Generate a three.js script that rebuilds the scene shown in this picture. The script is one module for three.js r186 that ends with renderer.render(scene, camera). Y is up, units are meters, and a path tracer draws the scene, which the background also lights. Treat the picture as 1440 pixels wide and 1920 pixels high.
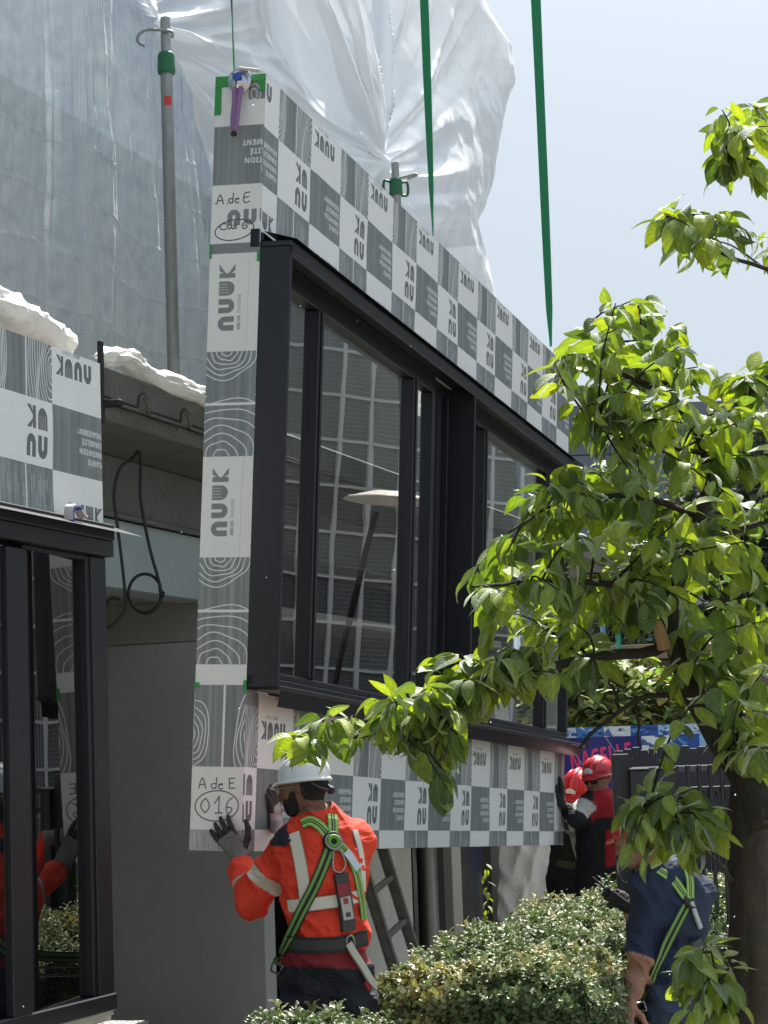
import * as THREE from 'three';
import { mergeGeometries } from 'three/addons/utils/BufferGeometryUtils.js';
import { ImprovedNoise } from 'three/addons/math/ImprovedNoise.js';

// ------------------------------------------------------------------ camera, sky, sun, exposure
const scene = new THREE.Scene();
const FOCAL = 4231.5, CAM_H = 1.7;
const camera = new THREE.PerspectiveCamera(2 * Math.atan(960 / FOCAL) * 180 / Math.PI, 0.75, 0.1, 600);
camera.position.set(0, CAM_H, 0);
camera.rotation.set(0.1128, 0, -0.0348, 'XYZ');
camera.updateMatrixWorld(true);

const renderer = new THREE.WebGLRenderer({ antialias: true });
renderer.toneMapping = THREE.LinearToneMapping;
renderer.toneMappingExposure = 2.25;
renderer.shadowMap.enabled = true;

const SUN = new THREE.Vector3(0.17, 0.84, -0.52).normalize();
{ // hazy noon sky: pale near the horizon, a broad aureole round the sun
  const W = 512, H = 256, data = new Float32Array(W * H * 4), d = new THREE.Vector3();
  for (let j = 0; j < H; j++) for (let i = 0; i < W; i++) {
    const el = ((j + 0.5) / H - 0.5) * Math.PI, az = ((i + 0.5) / W - 0.5) * 2 * Math.PI;
    d.set(Math.cos(el) * Math.cos(az), Math.sin(el), Math.cos(el) * Math.sin(az));
    const ang = Math.acos(THREE.MathUtils.clamp(d.dot(SUN), -1, 1)) * 180 / Math.PI;
    const up = Math.max(0, Math.sin(el)), k = Math.pow(1 - up, 2.2);
    const glow = 1.9 * Math.exp(-Math.pow(ang / 24, 2)) + 0.12 * Math.exp(-ang / 45);
    const o = (j * W + i) * 4;
    data[o] = (0.212 + 0.062 * k) * 1 + glow * 0.60;
    data[o + 1] = (0.262 + 0.046 * k) * 1 + glow * 0.60;
    data[o + 2] = (0.318 + 0.022 * k) * 1 + glow * 0.58;
    data[o + 3] = 1;
  }
  const sky = new THREE.DataTexture(data, W, H, THREE.RGBAFormat, THREE.FloatType);
  sky.mapping = THREE.EquirectangularReflectionMapping; sky.magFilter = sky.minFilter = THREE.LinearFilter; sky.needsUpdate = true;
  scene.background = sky; scene.environment = sky;
  scene.backgroundIntensity = 1; scene.environmentIntensity = 1;
}
const sun = new THREE.DirectionalLight(new THREE.Color(1, 0.955, 0.88), 5);
sun.position.copy(SUN).multiplyScalar(60).add(new THREE.Vector3(0.5, 0, -11));
sun.target.position.set(0.5, 0, -11); scene.add(sun, sun.target);
sun.castShadow = true; sun.shadow.mapSize.set(2048, 2048); sun.shadow.radius = 1.5;
Object.assign(sun.shadow.camera, { left: -20, right: 20, top: 20, bottom: -20, near: 1, far: 140 });

// ------------------------------------------------------------------ helpers
const V = (x, y, z) => new THREE.Vector3(x, y, z);
let seed = 12345;
const rnd = () => { seed = (seed + 0x6D2B79F5) | 0; let t = Math.imul(seed ^ (seed >>> 15), 1 | seed); t = (t + Math.imul(t ^ (t >>> 7), 61 | t)) ^ t; return ((t ^ (t >>> 14)) >>> 0) / 4294967296; };
const rr = (a, b) => a + (b - a) * rnd();
const perlin = new ImprovedNoise();
const N3 = (x, y, z) => perlin.noise(x, y, z);
const sstep = (a, b, x) => { const t = Math.min(1, Math.max(0, (x - a) / (b - a))); return t * t * (3 - 2 * t); };
const mix = (a, b, t) => a + (b - a) * t;
// a sight line of the survey photograph, and a point on it at a given distance along -z
const sight = (px, py) => { const v = V((px - 720) / FOCAL, -(py - 960) / FOCAL, -1).applyQuaternion(camera.quaternion); return v.multiplyScalar(-1 / v.z); };
const at = (px, py, d) => sight(px, py).multiplyScalar(d).add(camera.position);

const taken = {};
const numbered = n => { const k = taken[n] = (taken[n] ?? -1) + 1; return k ? `${n}_${String(k).padStart(3, '0')}` : n; };
function thing(name, label, category, group, pos, quat) {
  const o = new THREE.Group(); o.name = numbered(name); scene.add(o);
  o.userData = { label, category }; if (group) o.userData.group = group;
  if (pos) o.position.copy(pos); if (quat) o.quaternion.copy(quat);
  return o;
}
function part(name, geo, mat, parent, kind) {
  const m = new THREE.Mesh(geo, mat); m.name = name; m.castShadow = m.receiveShadow = true;
  parent.add(m); if (kind) m.userData.kind = kind; return m;
}
function single(name, geo, mat, label, category, group) {
  const m = part(numbered(name), geo, mat, scene); m.userData = { label, category }; if (group) m.userData.group = group; return m;
}
function structure(name, geo, mat) { const m = part(numbered(name), geo, mat, scene); m.userData.kind = 'structure'; return m; }

function fromTris(pos, uv, col, idx, smooth) {
  const g = new THREE.BufferGeometry();
  g.setAttribute('position', new THREE.Float32BufferAttribute(pos, 3));
  if (uv) g.setAttribute('uv', new THREE.Float32BufferAttribute(uv, 2));
  if (col) g.setAttribute('color', new THREE.Float32BufferAttribute(col, 3));
  if (idx) g.setIndex(idx);
  g.computeVertexNormals(); return g;
}
// chamfered box, 44 triangles, uv in metres
function cbox(w, h, d, x = 0, y = 0, z = 0, c = 0.004) {
  c = Math.min(c, w * 0.3, h * 0.3, d * 0.3);
  const H = [w / 2, h / 2, d / 2], pos = [], uv = [];
  const P = (sx, sy, sz, ax) => { const s = [sx, sy, sz]; return s.map((q, i) => q * (H[i] - (i === ax ? 0 : c))); };
  const poly = (pts) => {
    const a = V(...pts[0]), b = V(...pts[1]), e = V(...pts[2]); const n = b.clone().sub(a).cross(e.clone().sub(a));
    const m = V(0, 0, 0); pts.forEach(p => m.add(V(...p))); if (n.dot(m) < 0) pts.reverse();
    n.set(Math.abs(n.x), Math.abs(n.y), Math.abs(n.z));
    const uvOf = p => n.x >= n.y && n.x >= n.z ? [p[2] + z, p[1] + y] : n.y >= n.z ? [p[0] + x, p[2] + z] : [p[0] + x, p[1] + y];
    for (let i = 1; i < pts.length - 1; i++) for (const p of [pts[0], pts[i], pts[i + 1]]) { pos.push(p[0] + x, p[1] + y, p[2] + z); uv.push(...uvOf(p)); }
  };
  for (let ax = 0; ax < 3; ax++) for (const s of [-1, 1]) {
    const f = [[-1, -1], [1, -1], [1, 1], [-1, 1]].map(([a, b]) => { const v = [0, 0, 0]; v[ax] = s; v[(ax + 1) % 3] = a; v[(ax + 2) % 3] = b; return P(...v, ax); }); poly(f);
  }
  for (let ax = 0; ax < 3; ax++) for (const s of [-1, 1]) for (const r of [-1, 1]) {
    const b = (ax + 1) % 3, e = (ax + 2) % 3, q = [];
    for (const [k, n] of [[-1, b], [1, b], [1, e], [-1, e]]) { const v = [0, 0, 0]; v[ax] = k; v[b] = s; v[e] = r; q.push(P(...v, n)); } poly(q);
  }
  for (const a of [-1, 1]) for (const b of [-1, 1]) for (const e of [-1, 1]) poly([0, 1, 2].map(n => P(a, b, e, n)));
  return fromTris(pos, uv);
}
const span = (x0, x1, y0, y1, z0, z1, c) => cbox(x1 - x0, y1 - y0, z1 - z0, (x0 + x1) / 2, (y0 + y1) / 2, (z0 + z1) / 2, c);
const merged = list => mergeGeometries(list.map(g => { const q = g.index ? g.toNonIndexed() : g; for (const k of Object.keys(q.attributes)) if (!['position', 'normal', 'uv', 'color'].includes(k)) q.deleteAttribute(k); return q; }));
// tapered tube along points with radii
function tube(pts, radii, sides = 8, cap = true) {
  const n = pts.length, pos = [], uv = [], idx = [];
  let prev = null, len = 0;
  for (let i = 0; i < n; i++) {
    const t = pts[Math.min(n - 1, i + 1)].clone().sub(pts[Math.max(0, i - 1)]).normalize();
    let a = prev ? prev.clone().addScaledVector(t, -prev.dot(t)).normalize() : (Math.abs(t.y) < 0.9 ? V(0, 1, 0) : V(1, 0, 0)).cross(t).normalize();
    prev = a; const b = t.clone().cross(a), r = Array.isArray(radii) ? radii[i] : radii;
    if (i) len += pts[i].distanceTo(pts[i - 1]);
    for (let k = 0; k <= sides; k++) { const q = k / sides * 2 * Math.PI, p = pts[i].clone().addScaledVector(a, Math.cos(q) * r).addScaledVector(b, Math.sin(q) * r); pos.push(p.x, p.y, p.z); uv.push(k / sides * 2 * Math.PI * r, len); }
  }
  const s = sides + 1;
  for (let i = 0; i < n - 1; i++) for (let k = 0; k < sides; k++) { const a = i * s + k; idx.push(a, a + 1, a + s, a + 1, a + s + 1, a + s); }
  if (cap) for (const i of [0, n - 1]) { const c = pos.length / 3; pos.push(pts[i].x, pts[i].y, pts[i].z); uv.push(0, 0); for (let k = 0; k < sides; k++) { const a = i * s + k; i ? idx.push(c, a, a + 1) : idx.push(c, a + 1, a); } }
  return fromTris(pos, uv, null, idx);
}
const curve = (pts, n) => new THREE.CatmullRomCurve3(pts).getPoints(n);
// sheet from a function of two parameters
function sheet(f, nu, nv, uvf) {
  const pos = [], uv = [], idx = [];
  for (let j = 0; j <= nv; j++) for (let i = 0; i <= nu; i++) { const p = f(i / nu, j / nv); pos.push(p.x, p.y, p.z); uv.push(...(uvf ? uvf(i / nu, j / nv) : [i / nu, j / nv])); }
  for (let j = 0; j < nv; j++) for (let i = 0; i < nu; i++) { const a = j * (nu + 1) + i; idx.push(a, a + 1, a + nu + 2, a, a + nu + 2, a + nu + 1); }
  return fromTris(pos, uv, null, idx);
}
// flat band laid along points, with a facing for each point; stripes = list of [from, to, colour] across
function band(pts, nor, width, thick = 0.004, stripes = [[0, 1, [1, 1, 1]]]) {
  const pos = [], col = [], uv = [], n = pts.length, rows = []; let len = 0;
  for (let i = 0; i < n; i++) {
    const t = pts[Math.min(n - 1, i + 1)].clone().sub(pts[Math.max(0, i - 1)]).normalize();
    const s = t.clone().cross(nor[i]).normalize(); if (i) len += pts[i].distanceTo(pts[i - 1]); rows.push([pts[i], s, nor[i], len]);
  }
  const w = i => Array.isArray(width) ? width[i] : width;
  const P = (i, a, o) => rows[i][0].clone().addScaledVector(rows[i][1], (a - 0.5) * w(i)).addScaledVector(rows[i][2], o);
  const quad = (a, b, c, d, k, u) => { [a, b, c, a, c, d].forEach(p => { pos.push(p.x, p.y, p.z); col.push(...k); }); uv.push(u[0], u[2], u[1], u[2], u[1], u[3], u[0], u[2], u[1], u[3], u[0], u[3]); };
  for (let i = 0; i < n - 1; i++) {
    for (const [a, b, k] of stripes) quad(P(i, a, thick), P(i, b, thick), P(i + 1, b, thick), P(i + 1, a, thick), k, [a * w(i), b * w(i), rows[i][3], rows[i + 1][3]]);
    const k0 = stripes[0][2], k1 = stripes[stripes.length - 1][2], u = [0, thick, rows[i][3], rows[i + 1][3]];
    quad(P(i, 0, -thick), P(i, 0, thick), P(i + 1, 0, thick), P(i + 1, 0, -thick), k0, u);
    quad(P(i, 1, thick), P(i, 1, -thick), P(i + 1, 1, -thick), P(i + 1, 1, thick), k1, u);
    for (const [a, b, k] of stripes) quad(P(i, b, -thick), P(i, a, -thick), P(i + 1, a, -thick), P(i + 1, b, -thick), k, [a * w(i), b * w(i), rows[i][3], rows[i + 1][3]]);
  }
  return fromTris(pos, uv, col);
}
// ------------------------------------------------------------------ computed textures
function tex(w, h, fn, srgb = true) {
  const d = new Uint8Array(w * h * 4);
  for (let j = 0; j < h; j++) for (let i = 0; i < w; i++) { const c = fn(i / w, j / h), o = (j * w + i) * 4; for (let k = 0; k < 3; k++) d[o + k] = Math.max(0, Math.min(255, (Array.isArray(c) ? c[k] : c) * 255)); d[o + 3] = 255; }
  const t = new THREE.DataTexture(d, w, h); t.wrapS = t.wrapT = THREE.RepeatWrapping; t.magFilter = t.minFilter = THREE.LinearFilter; if (srgb) t.colorSpace = THREE.SRGBColorSpace; t.needsUpdate = true; return t;
}
// tiling noise: perlin on a torus-like lattice by blending
const tile = (u, v, f, oct = 4, z = 0) => { let s = 0, a = 0.5, t = 0; for (let o = 0; o < oct; o++) { const F = f * 2 ** o; const q = (x, y) => N3(x * F, y * F, z + o * 7.3); s += a * (q(u, v) * (1 - u) * (1 - v) + q(u - 1, v) * u * (1 - v) + q(u, v - 1) * (1 - u) * v + q(u - 1, v - 1) * u * v); t += a; a *= 0.55; } return s / t; };
const scaled = (t, sx, sy = sx) => { const q = t.clone(); q.repeat.set(sx, sy); q.needsUpdate = true; return q; };
function canvasTex(w, h, draw) {
  const c = document.createElement('canvas'); c.width = w; c.height = h; const g = c.getContext('2d'); draw(g, w, h);
  const t = new THREE.CanvasTexture(c); t.colorSpace = THREE.SRGBColorSpace; t.wrapS = t.wrapT = THREE.RepeatWrapping; t.magFilter = THREE.LinearFilter; return t;
}
const lin = (r, g, b) => new THREE.Color().setRGB(r, g, b);
const std = (c, rough = 0.8, o = {}) => new THREE.MeshStandardMaterial({ color: c, roughness: rough, side: THREE.DoubleSide, ...o });
const phys = (c, rough, o = {}) => new THREE.MeshPhysicalMaterial({ color: c, roughness: rough, side: THREE.DoubleSide, ...o });

const concreteMap = tex(512, 512, (u, v) => { const a = tile(u, v, 4, 5), b = tile(u, v, 40, 2, 3), p = tile(u, v, 22, 2, 9) > 0.42 ? -0.22 : 0; const g = 0.72 + 0.22 * a + 0.09 * b + p; return [g, g * 0.995, g * 0.975]; });
const concreteBump = tex(512, 512, (u, v) => 0.5 + 0.4 * tile(u, v, 30, 3, 5), false);
const grainBump = tex(256, 256, (u, v) => 0.5 + 0.5 * tile(u, v, 60, 2, 1), false);
const crinkleBump = tex(512, 512, (u, v) => { let s = 0; for (const [f, a, z] of [[5, 0.5, 0], [11, 0.35, 4], [24, 0.2, 8]]) s += a * (1 - Math.abs(tile(u, v, f, 1, z)) * 3.2); return 0.35 + 0.5 * s; }, false);
const dirtMap = tex(512, 512, (u, v) => { const g = 0.9 + 0.12 * tile(u, v, 3, 4, 2) + 0.05 * tile(u, v, 50, 2, 6); return [g, g, g * 0.99]; });

const M = {
  concrete: std(lin(0.36, 0.36, 0.345), 0.9, { map: scaled(concreteMap, 0.7), bumpMap: scaled(concreteBump, 1.5), bumpScale: 0.003 }),
  concreteDark: std(lin(0.32, 0.325, 0.32), 0.92, { map: scaled(concreteMap, 0.5), bumpMap: scaled(concreteBump, 1.5), bumpScale: 0.003 }),
  bluePaint: std(lin(0.50, 0.57, 0.60), 0.8, { map: scaled(dirtMap, 0.5) }),
  greyWall: std(lin(0.6, 0.62, 0.62), 0.85, { map: scaled(dirtMap, 0.6), bumpMap: scaled(grainBump, 3), bumpScale: 0.001 }),
  brownSoffit: std(lin(0.48, 0.45, 0.41), 0.9, { map: scaled(dirtMap, 0.6) }),
  dark: std(lin(0.03, 0.032, 0.036), 0.8),
  frame: phys(lin(0.0075, 0.009, 0.0135), 0.42, { bumpMap: scaled(grainBump, 14), bumpScale: 0.0006, clearcoat: 0.15, clearcoatRoughness: 0.4 }),
  flashing: phys(lin(0.014, 0.016, 0.022), 0.35, { metalness: 0.3 }),
  glass: phys(lin(0.86, 0.92, 0.9), 0.0, { transmission: 1, thickness: 0, ior: 2.3 }),
  glassDark: phys(lin(0.75, 0.8, 0.8), 0.0, { transmission: 1, thickness: 0, ior: 2.3 }),
  steel: std(lin(0.42, 0.42, 0.41), 0.38, { metalness: 0.85, map: scaled(dirtMap, 2) }),
  galv: std(lin(0.36, 0.365, 0.36), 0.5, { metalness: 0.6, map: scaled(dirtMap, 4) }),
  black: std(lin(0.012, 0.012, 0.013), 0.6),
  cable: std(lin(0.01, 0.01, 0.011), 0.55),
  greenPaint: std(lin(0.012, 0.12, 0.05), 0.5),
  red: std(lin(0.55, 0.03, 0.03), 0.5),
  white: std(lin(0.78, 0.79, 0.78), 0.7),
};
// frames of the building and of the hoisted panel: x along the facade, y up, z outward
const axes = phi => [V(Math.sin(phi), 0, -Math.cos(phi)), V(0, 1, 0), V(Math.cos(phi), 0, Math.sin(phi))];
const quatOf = (u, v, n) => new THREE.Quaternion().setFromRotationMatrix(new THREE.Matrix4().makeBasis(u, v, n));
const [Bu, Bv, Bn] = axes(0.3175), Bq = quatOf(Bu, Bv, Bn), B0 = V(-1.1232, 0, -8.9625);
const bw = (s, h, t) => B0.clone().addScaledVector(Bu, s).addScaledVector(Bv, h).addScaledVector(Bn, t);
let Hu, Hv, Hn; { const [u, v, n] = axes(0.2806); const q = new THREE.Quaternion().setFromAxisAngle(u, 0.0494).multiply(new THREE.Quaternion().setFromAxisAngle(n, -0.0375)); [Hu, Hv, Hn] = [u, v, n].map(a => a.clone().applyQuaternion(q)); }
const PANEL_H = 3.3429, PANEL_L = 6.5441, PANEL_T = 0.2285, Hq = quatOf(Hu, Hv, Hn), H0 = V(-0.4478, 4.7119, -9.5366).addScaledVector(Hv, -PANEL_H);
const hw = (a, b, c = 0) => H0.clone().addScaledVector(Hu, a).addScaledVector(Hv, b).addScaledVector(Hn, c);
const onPlane = (px, py, o, n) => { const d = sight(px, py), k = o.clone().sub(camera.position).dot(n) / d.dot(n); return d.multiplyScalar(k).add(camera.position); };
// ------------------------------------------------------------------ printed membrane
const WHITE = '#e4e6e6', GREY = '#767d80', INK = '#686d70';
function wordmark(g, x, y, h, color) { // the four thick letters, top left at x, y
  const w = h * 0.86, lw = h * 0.34, gap = h * 0.2; g.strokeStyle = g.fillStyle = color; g.lineWidth = lw; g.lineCap = 'butt';
  const a = x + lw / 2, b = x + w - lw / 2, r = (b - a) / 2;
  g.beginPath(); g.moveTo(a, y + h); g.lineTo(a, y + lw / 2 + r); g.arc(a + r, y + lw / 2 + r, r, Math.PI, 2 * Math.PI); g.lineTo(b, y + h); g.stroke();
  const dx = w + gap; g.beginPath(); g.moveTo(a + dx, y); g.lineTo(a + dx, y + h - lw / 2 - r); g.arc(a + dx + r, y + h - lw / 2 - r, r, Math.PI, 0, true); g.lineTo(b + dx, y); g.stroke();
  const x2 = x + 2 * dx; g.beginPath(); g.moveTo(x2, y); g.lineTo(x2 + w, y); g.lineTo(x2 + w, y + h * 0.55); g.arc(x2 + w / 2, y + h * 0.55, w / 2, 0, Math.PI); g.closePath(); g.fill();
  g.lineWidth = h * 0.025; g.strokeStyle = WHITE; for (let k = 1; k < 5; k++) { g.beginPath(); g.moveTo(x2 + w * k / 5, y); g.lineTo(x2 + w * k / 5, y + h * (0.5 + 0.2 * rnd())); g.stroke(); }
  const x3 = x + 3 * dx; g.fillStyle = color; g.fillRect(x3, y, lw * 0.85, h);
  for (const s of [0, 1]) { g.beginPath(); const m = y + h / 2; g.moveTo(x3 + lw * 0.5, m - (s ? -h * 0.1 : h * 0.1) * 0); g.lineTo(x3 + w * 0.98, s ? y + h : y); g.lineTo(x3 + w * 0.98 - lw * 1.15, s ? y + h : y); g.lineTo(x3 + lw * 0.3, m - (s ? 0.04 : -0.04) * h); g.closePath(); g.fill(); }
}
function rings(g, cx, cy, n, step, sx, sy, lw, jit = 0.6) { g.strokeStyle = WHITE; g.lineWidth = lw; for (let k = 1; k <= n; k++) { g.beginPath(); for (let a = 0; a <= 48; a++) { const q = a / 48 * 2 * Math.PI, r = k * step * (1 + 0.06 * Math.sin(2 * q + k * 0.5) + 0.04 * Math.sin(5 * q + k)) + jit * Math.sin(q * 7 + k * 3); a ? g.lineTo(cx + r * sx * Math.cos(q), cy + r * sy * Math.sin(q)) : g.moveTo(cx + r * sx * Math.cos(q), cy + r * sy * Math.sin(q)); } g.stroke(); } }
function clipCell(g, x, y, w, h, f) { g.save(); g.beginPath(); g.rect(x, y, w, h); g.clip(); g.translate(x, y); f(g, w, h); g.restore(); }
const flip = (g, w, h) => { g.translate(w, h); g.rotate(Math.PI); };
const speckle = (g, w, h, n, c) => { g.fillStyle = c; for (let k = 0; k < n; k++) g.fillRect(rnd() * w, rnd() * h, 1 + 2 * rnd(), 1 + 2 * rnd()); };
const ringCell = (g, w, h) => {
  g.fillStyle = GREY; g.fillRect(0, 0, w, h); wash(g, w, h);
  g.save(); g.beginPath(); g.rect(0, 0, w * 0.52, h); g.clip(); rings(g, -w * 0.02, h * 0.52, 8, w * 0.03, 0.95, 2.1, 4); g.restore();
  g.save(); g.beginPath(); g.rect(w * 0.55, 0, w * 0.45, h); g.clip(); rings(g, w * 1.0, h * 0.5, 12, w * 0.042, 0.85, 1.6, 4); g.restore();
  g.fillStyle = WHITE; g.fillRect(w * 0.525, 0, w * 0.022, h);
};
const wash = (g, w, h) => { for (let k = 0; k < 60; k++) { g.fillStyle = `rgba(${rnd() > 0.5 ? '255,255,255' : '40,50,55'},${0.025 + 0.03 * rnd()})`; g.fillRect(rnd() * w, 0, 2 + rnd() * w * 0.08, h); } };
const streakCell = (g, w, h) => {
  g.fillStyle = GREY; g.fillRect(0, 0, w, h); wash(g, w, h);
  for (let k = 0; k < 170; k++) { g.fillStyle = `rgba(225,230,232,${0.12 + 0.4 * rnd()})`; const y = rnd() * h; g.fillRect(Math.pow(rnd(), 0.8) * w, y * 0.7, 1 + rnd() * 2, 10 + rnd() * h * 0.5); }
  g.fillStyle = WHITE; g.fillRect(w * 0.5, 0, w * 0.022, h);
};
const textCell = (g, w, h) => {
  g.fillStyle = GREY; g.fillRect(0, 0, w, h); wash(g, w, h); flip(g, w, h);
  g.fillStyle = '#d8dcdd'; g.font = `bold ${h * 0.125}px sans-serif`; ['PLANÈTE', 'INNOVATION', 'DURABILITÉ', 'ENGAGEMENT'].forEach((t, k) => g.fillText(t, w * 0.04, h * (0.3 + 0.15 * k)));
};
const small = (g, x, y, h) => { g.fillStyle = INK; g.font = `bold ${h}px sans-serif`; g.fillText('ARCUS', x, y); g.fillStyle = '#a9adae'; g.fillText('FASSADE', x + h * 3.7, y); };
const markCell = (g, w, h, up) => { g.fillStyle = WHITE; g.fillRect(0, 0, w, h); speckle(g, w, h, 18, 'rgba(120,125,128,.35)'); if (!up) flip(g, w, h); wordmark(g, w * 0.24, h * (up ? 0.44 : 0.48), h * 0.3, INK); small(g, w * 0.46, h * (up ? 0.84 : 0.88), h * 0.075); };
const stackCell = (g, w, h) => {
  g.fillStyle = WHITE; g.fillRect(0, 0, w, h); speckle(g, w, h, 18, 'rgba(120,125,128,.35)'); flip(g, w, h);
  const s = h * 0.34, o = w * 0.1; g.save(); g.beginPath(); g.rect(0, 0, o + s * 1.95, h); g.clip(); wordmark(g, o, h * 0.12, s, INK); g.restore();
  g.save(); g.beginPath(); g.rect(o - 2, h * 0.5, w, h); g.clip(); wordmark(g, o - s * 2.12, h * 0.55, s, INK); g.restore();
};
const cellsTex = canvasTex(736, 624, g => {
  const w = 368, h = 208;
  clipCell(g, 0, 0, w, h, ringCell); clipCell(g, w, 0, w, h, (a, b, c) => markCell(a, b, c, false));
  clipCell(g, 0, h, w, h, stackCell); clipCell(g, w, h, w, h, textCell);
  clipCell(g, 0, 2 * h, w, h, streakCell); clipCell(g, w, 2 * h, w, h, (a, b, c) => markCell(a, b, c, true));
});
const PX = 600; // pixels per metre on the end strip
const endTex = canvasTex(Math.round(PANEL_T * PX), Math.round(PANEL_H * PX), (g, w, h) => {
  const Y = y => (PANEL_H - y) * PX, fill = (y0, y1, c, x0 = 0, x1 = w) => { g.fillStyle = c; g.fillRect(x0, Y(y1), x1 - x0, Y(y0) - Y(y1)); };
  const W2 = '#dededa', G2 = '#7b8080';
  fill(0, PANEL_H, W2); speckle(g, w, h, 260, 'rgba(110,112,112,.4)');
  fill(3.235, 3.343, G2, w * 0.66); rings(g, w * 0.78, Y(3.26), 2, 9, 0.9, 1.6, 2); fill(3.12, 3.235, W2);
  fill(2.857, 3.12, G2); clipCell(g, 0, Y(3.12), w, Y(2.857) - Y(3.12), (a, b, c) => { wash(a, b, c); a.save(); a.translate(b * 1.62, c); a.rotate(Math.PI); a.fillStyle = '#d8dcdd'; a.font = `bold ${c * 0.13}px sans-serif`; ['PLANÈTE', 'INNOVATION', 'DURABILITÉ', 'ENGAGEMENT'].forEach((t, k) => a.fillText(t, 4, c * (0.3 + 0.15 * k))); a.restore(); });
  // white patch with wordmark wrapping the corner and handwriting
  wordmark(g, w * 0.32, Y(2.745), 42, '#7d8181');
  g.strokeStyle = '#3c4144'; g.lineWidth = 2.8; g.lineCap = g.lineJoin = 'round';
  const pen = (ox, oy, s, strokes) => { for (const st of strokes) { g.beginPath(); st.forEach((p, k) => { const x = ox + p[0] * s, y = oy + p[1] * s; if (!k) g.moveTo(x, y); else if (p.length > 2) g.quadraticCurveTo(ox + p[2] * s, oy + p[3] * s, x, y); else g.lineTo(x, y); }); g.stroke(); } };
  const A = [[[0, 10], [3.6, 0, 1, 2], [7, 10, 6, 4]], [[1.4, 6.4], [6, 6]]], dE = [[[17, 5], [13, 8, 12, 4], [17.5, 8, 15, 11]], [[18, -1], [17.6, 9.5]], [[20, 7], [24, 6, 24.5, 3], [20.5, 8.4, 19.6, 3.4], [24.5, 9, 22, 11]]], E1 = [[[36, -1], [30, 1, 31, -1.5], [30, 9, 29, 6], [36, 8.6, 31, 11]], [[30, 4.4], [35, 3.8]]];
  pen(w * 0.1, Y(2.815), 2.5, [...A, ...dE, ...E1]); g.fillStyle = '#3c4144'; g.fillRect(w * 0.05, Y(2.78), 3, 3); g.fillRect(w * 0.3, Y(2.775), 3, 3);
  g.beginPath(); g.ellipse(w * 0.47, Y(2.655), w * 0.39, 27, -0.12, 0, 2 * Math.PI); g.stroke();
  pen(w * 0.18, Y(2.69), 2.2, [[[8, 2], [0, 5, 1, 0], [8, 8, 0, 10]], [[11, 4], [9.6, 7, 8.6, 4], [13, 7.4, 12, 9]], [[16, 4], [14, 6.5, 13, 4], [18, 7.6, 16.4, 9], [18, -1]], [[22, 3], [20, 5.6, 18.6, 4], [19.6, 8, 22, 7]], [[34, 0], [28, 5, 28, 1], [33, 8, 28, 10], [30, 4.6, 36, 4]]]);
  fill(2.551, 2.596, G2);
  // turned strip
  const turned = (y0, y1) => { g.save(); g.translate(w * 0.2, Y(y0 + 0.09)); g.rotate(-Math.PI / 2); wordmark(g, 0, 0, 44, '#7d8181'); small(g, 2, 62, 12); g.restore(); g.strokeStyle = 'rgba(120,120,118,.35)'; g.lineWidth = 1; g.beginPath(); g.moveTo(w * 0.8, Y(y1)); g.lineTo(w * 0.78, Y(y0)); g.stroke(); };
  turned(2.12, 2.551); turned(1.23, 1.663);
  const ringBlock = (y0, y1) => { clipCell(g, 0, Y(y1), w, Y(y0) - Y(y1), (a, b, c) => { a.fillStyle = G2; a.fillRect(0, 0, b, c); wash(a, b, c); a.save(); a.beginPath(); a.rect(0, 0, b, c * 0.3); a.clip(); rings(a, b * 0.4, 0, 6, 13, 1.05, 0.95, 2.6); a.restore(); a.save(); a.beginPath(); a.rect(0, c * 0.42, b, c); a.clip(); rings(a, b * 0.36, c + 2, 8, 21, 1.0, 1.02, 2.6); a.restore(); a.fillStyle = W2; a.fillRect(0, c * 0.49, b, 7); }); };
  ringBlock(1.663, 2.12); ringBlock(0.776, 1.23);
  clipCell(g, 0, Y(0.69), w, Y(0.347) - Y(0.69), (a, b, c) => { a.fillStyle = G2; a.fillRect(0, 0, b, c); wash(a, b, c); rings(a, -6, c * 0.6, 5, 13, 0.7, 1.4, 2.4); a.fillStyle = W2; a.fillRect(b * 0.56, 0, 6, c); rings(a, b * 1.32, c * 0.62, 7, 13, 0.8, 1.5, 2.4); });
  fill(0.086, 0.347, W2);
  g.strokeStyle = '#43484b'; g.lineWidth = 2.7; pen(w * 0.14, Y(0.30), 2.6, [...A, ...dE.map(s => s.map(p => p.map((q, k) => k % 2 ? q + 0.5 : q))), [[31, 0], [31.4, 9.6], [37, 9.2]], [[31, 0], [36.5, 0]], [[31, 4.6], [35.5, 4.2]]]);
  g.lineWidth = 2.8; g.beginPath(); g.ellipse(w * 0.5, Y(0.185), w * 0.42, 38, -0.05, 0, 2 * Math.PI); g.stroke();
  pen(w * 0.17, Y(0.215), 3, [[[5, 0], [5, 12, -3, 6], [5, 0, 12, 6]], [[13, 4], [17, -2], [17, 12]], [[13.5, 12], [20, 11.6]], [[29, -1], [23.5, 7, 24, 1], [26, 12, 23.5, 12], [24.4, 6.8, 32, 7]]]);
  clipCell(g, 0, Y(0.086), w, Y(0) - Y(0.086), (a, b, c) => { a.fillStyle = '#a3a5a2'; a.fillRect(0, 0, b, c); for (let k = 0; k < 60; k++) { a.fillStyle = `rgba(${rnd() > 0.5 ? '235,235,230' : '95,98,98'},.35)`; a.fillRect(rnd() * b, rnd() * c * 0.4, 1.5, c * (0.3 + 0.6 * rnd())); } });
});
M.print = std(0xffffff, 0.62, { map: cellsTex, bumpMap: scaled(crinkleBump, 1.3, 2.2), bumpScale: 0.0022 });
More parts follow.
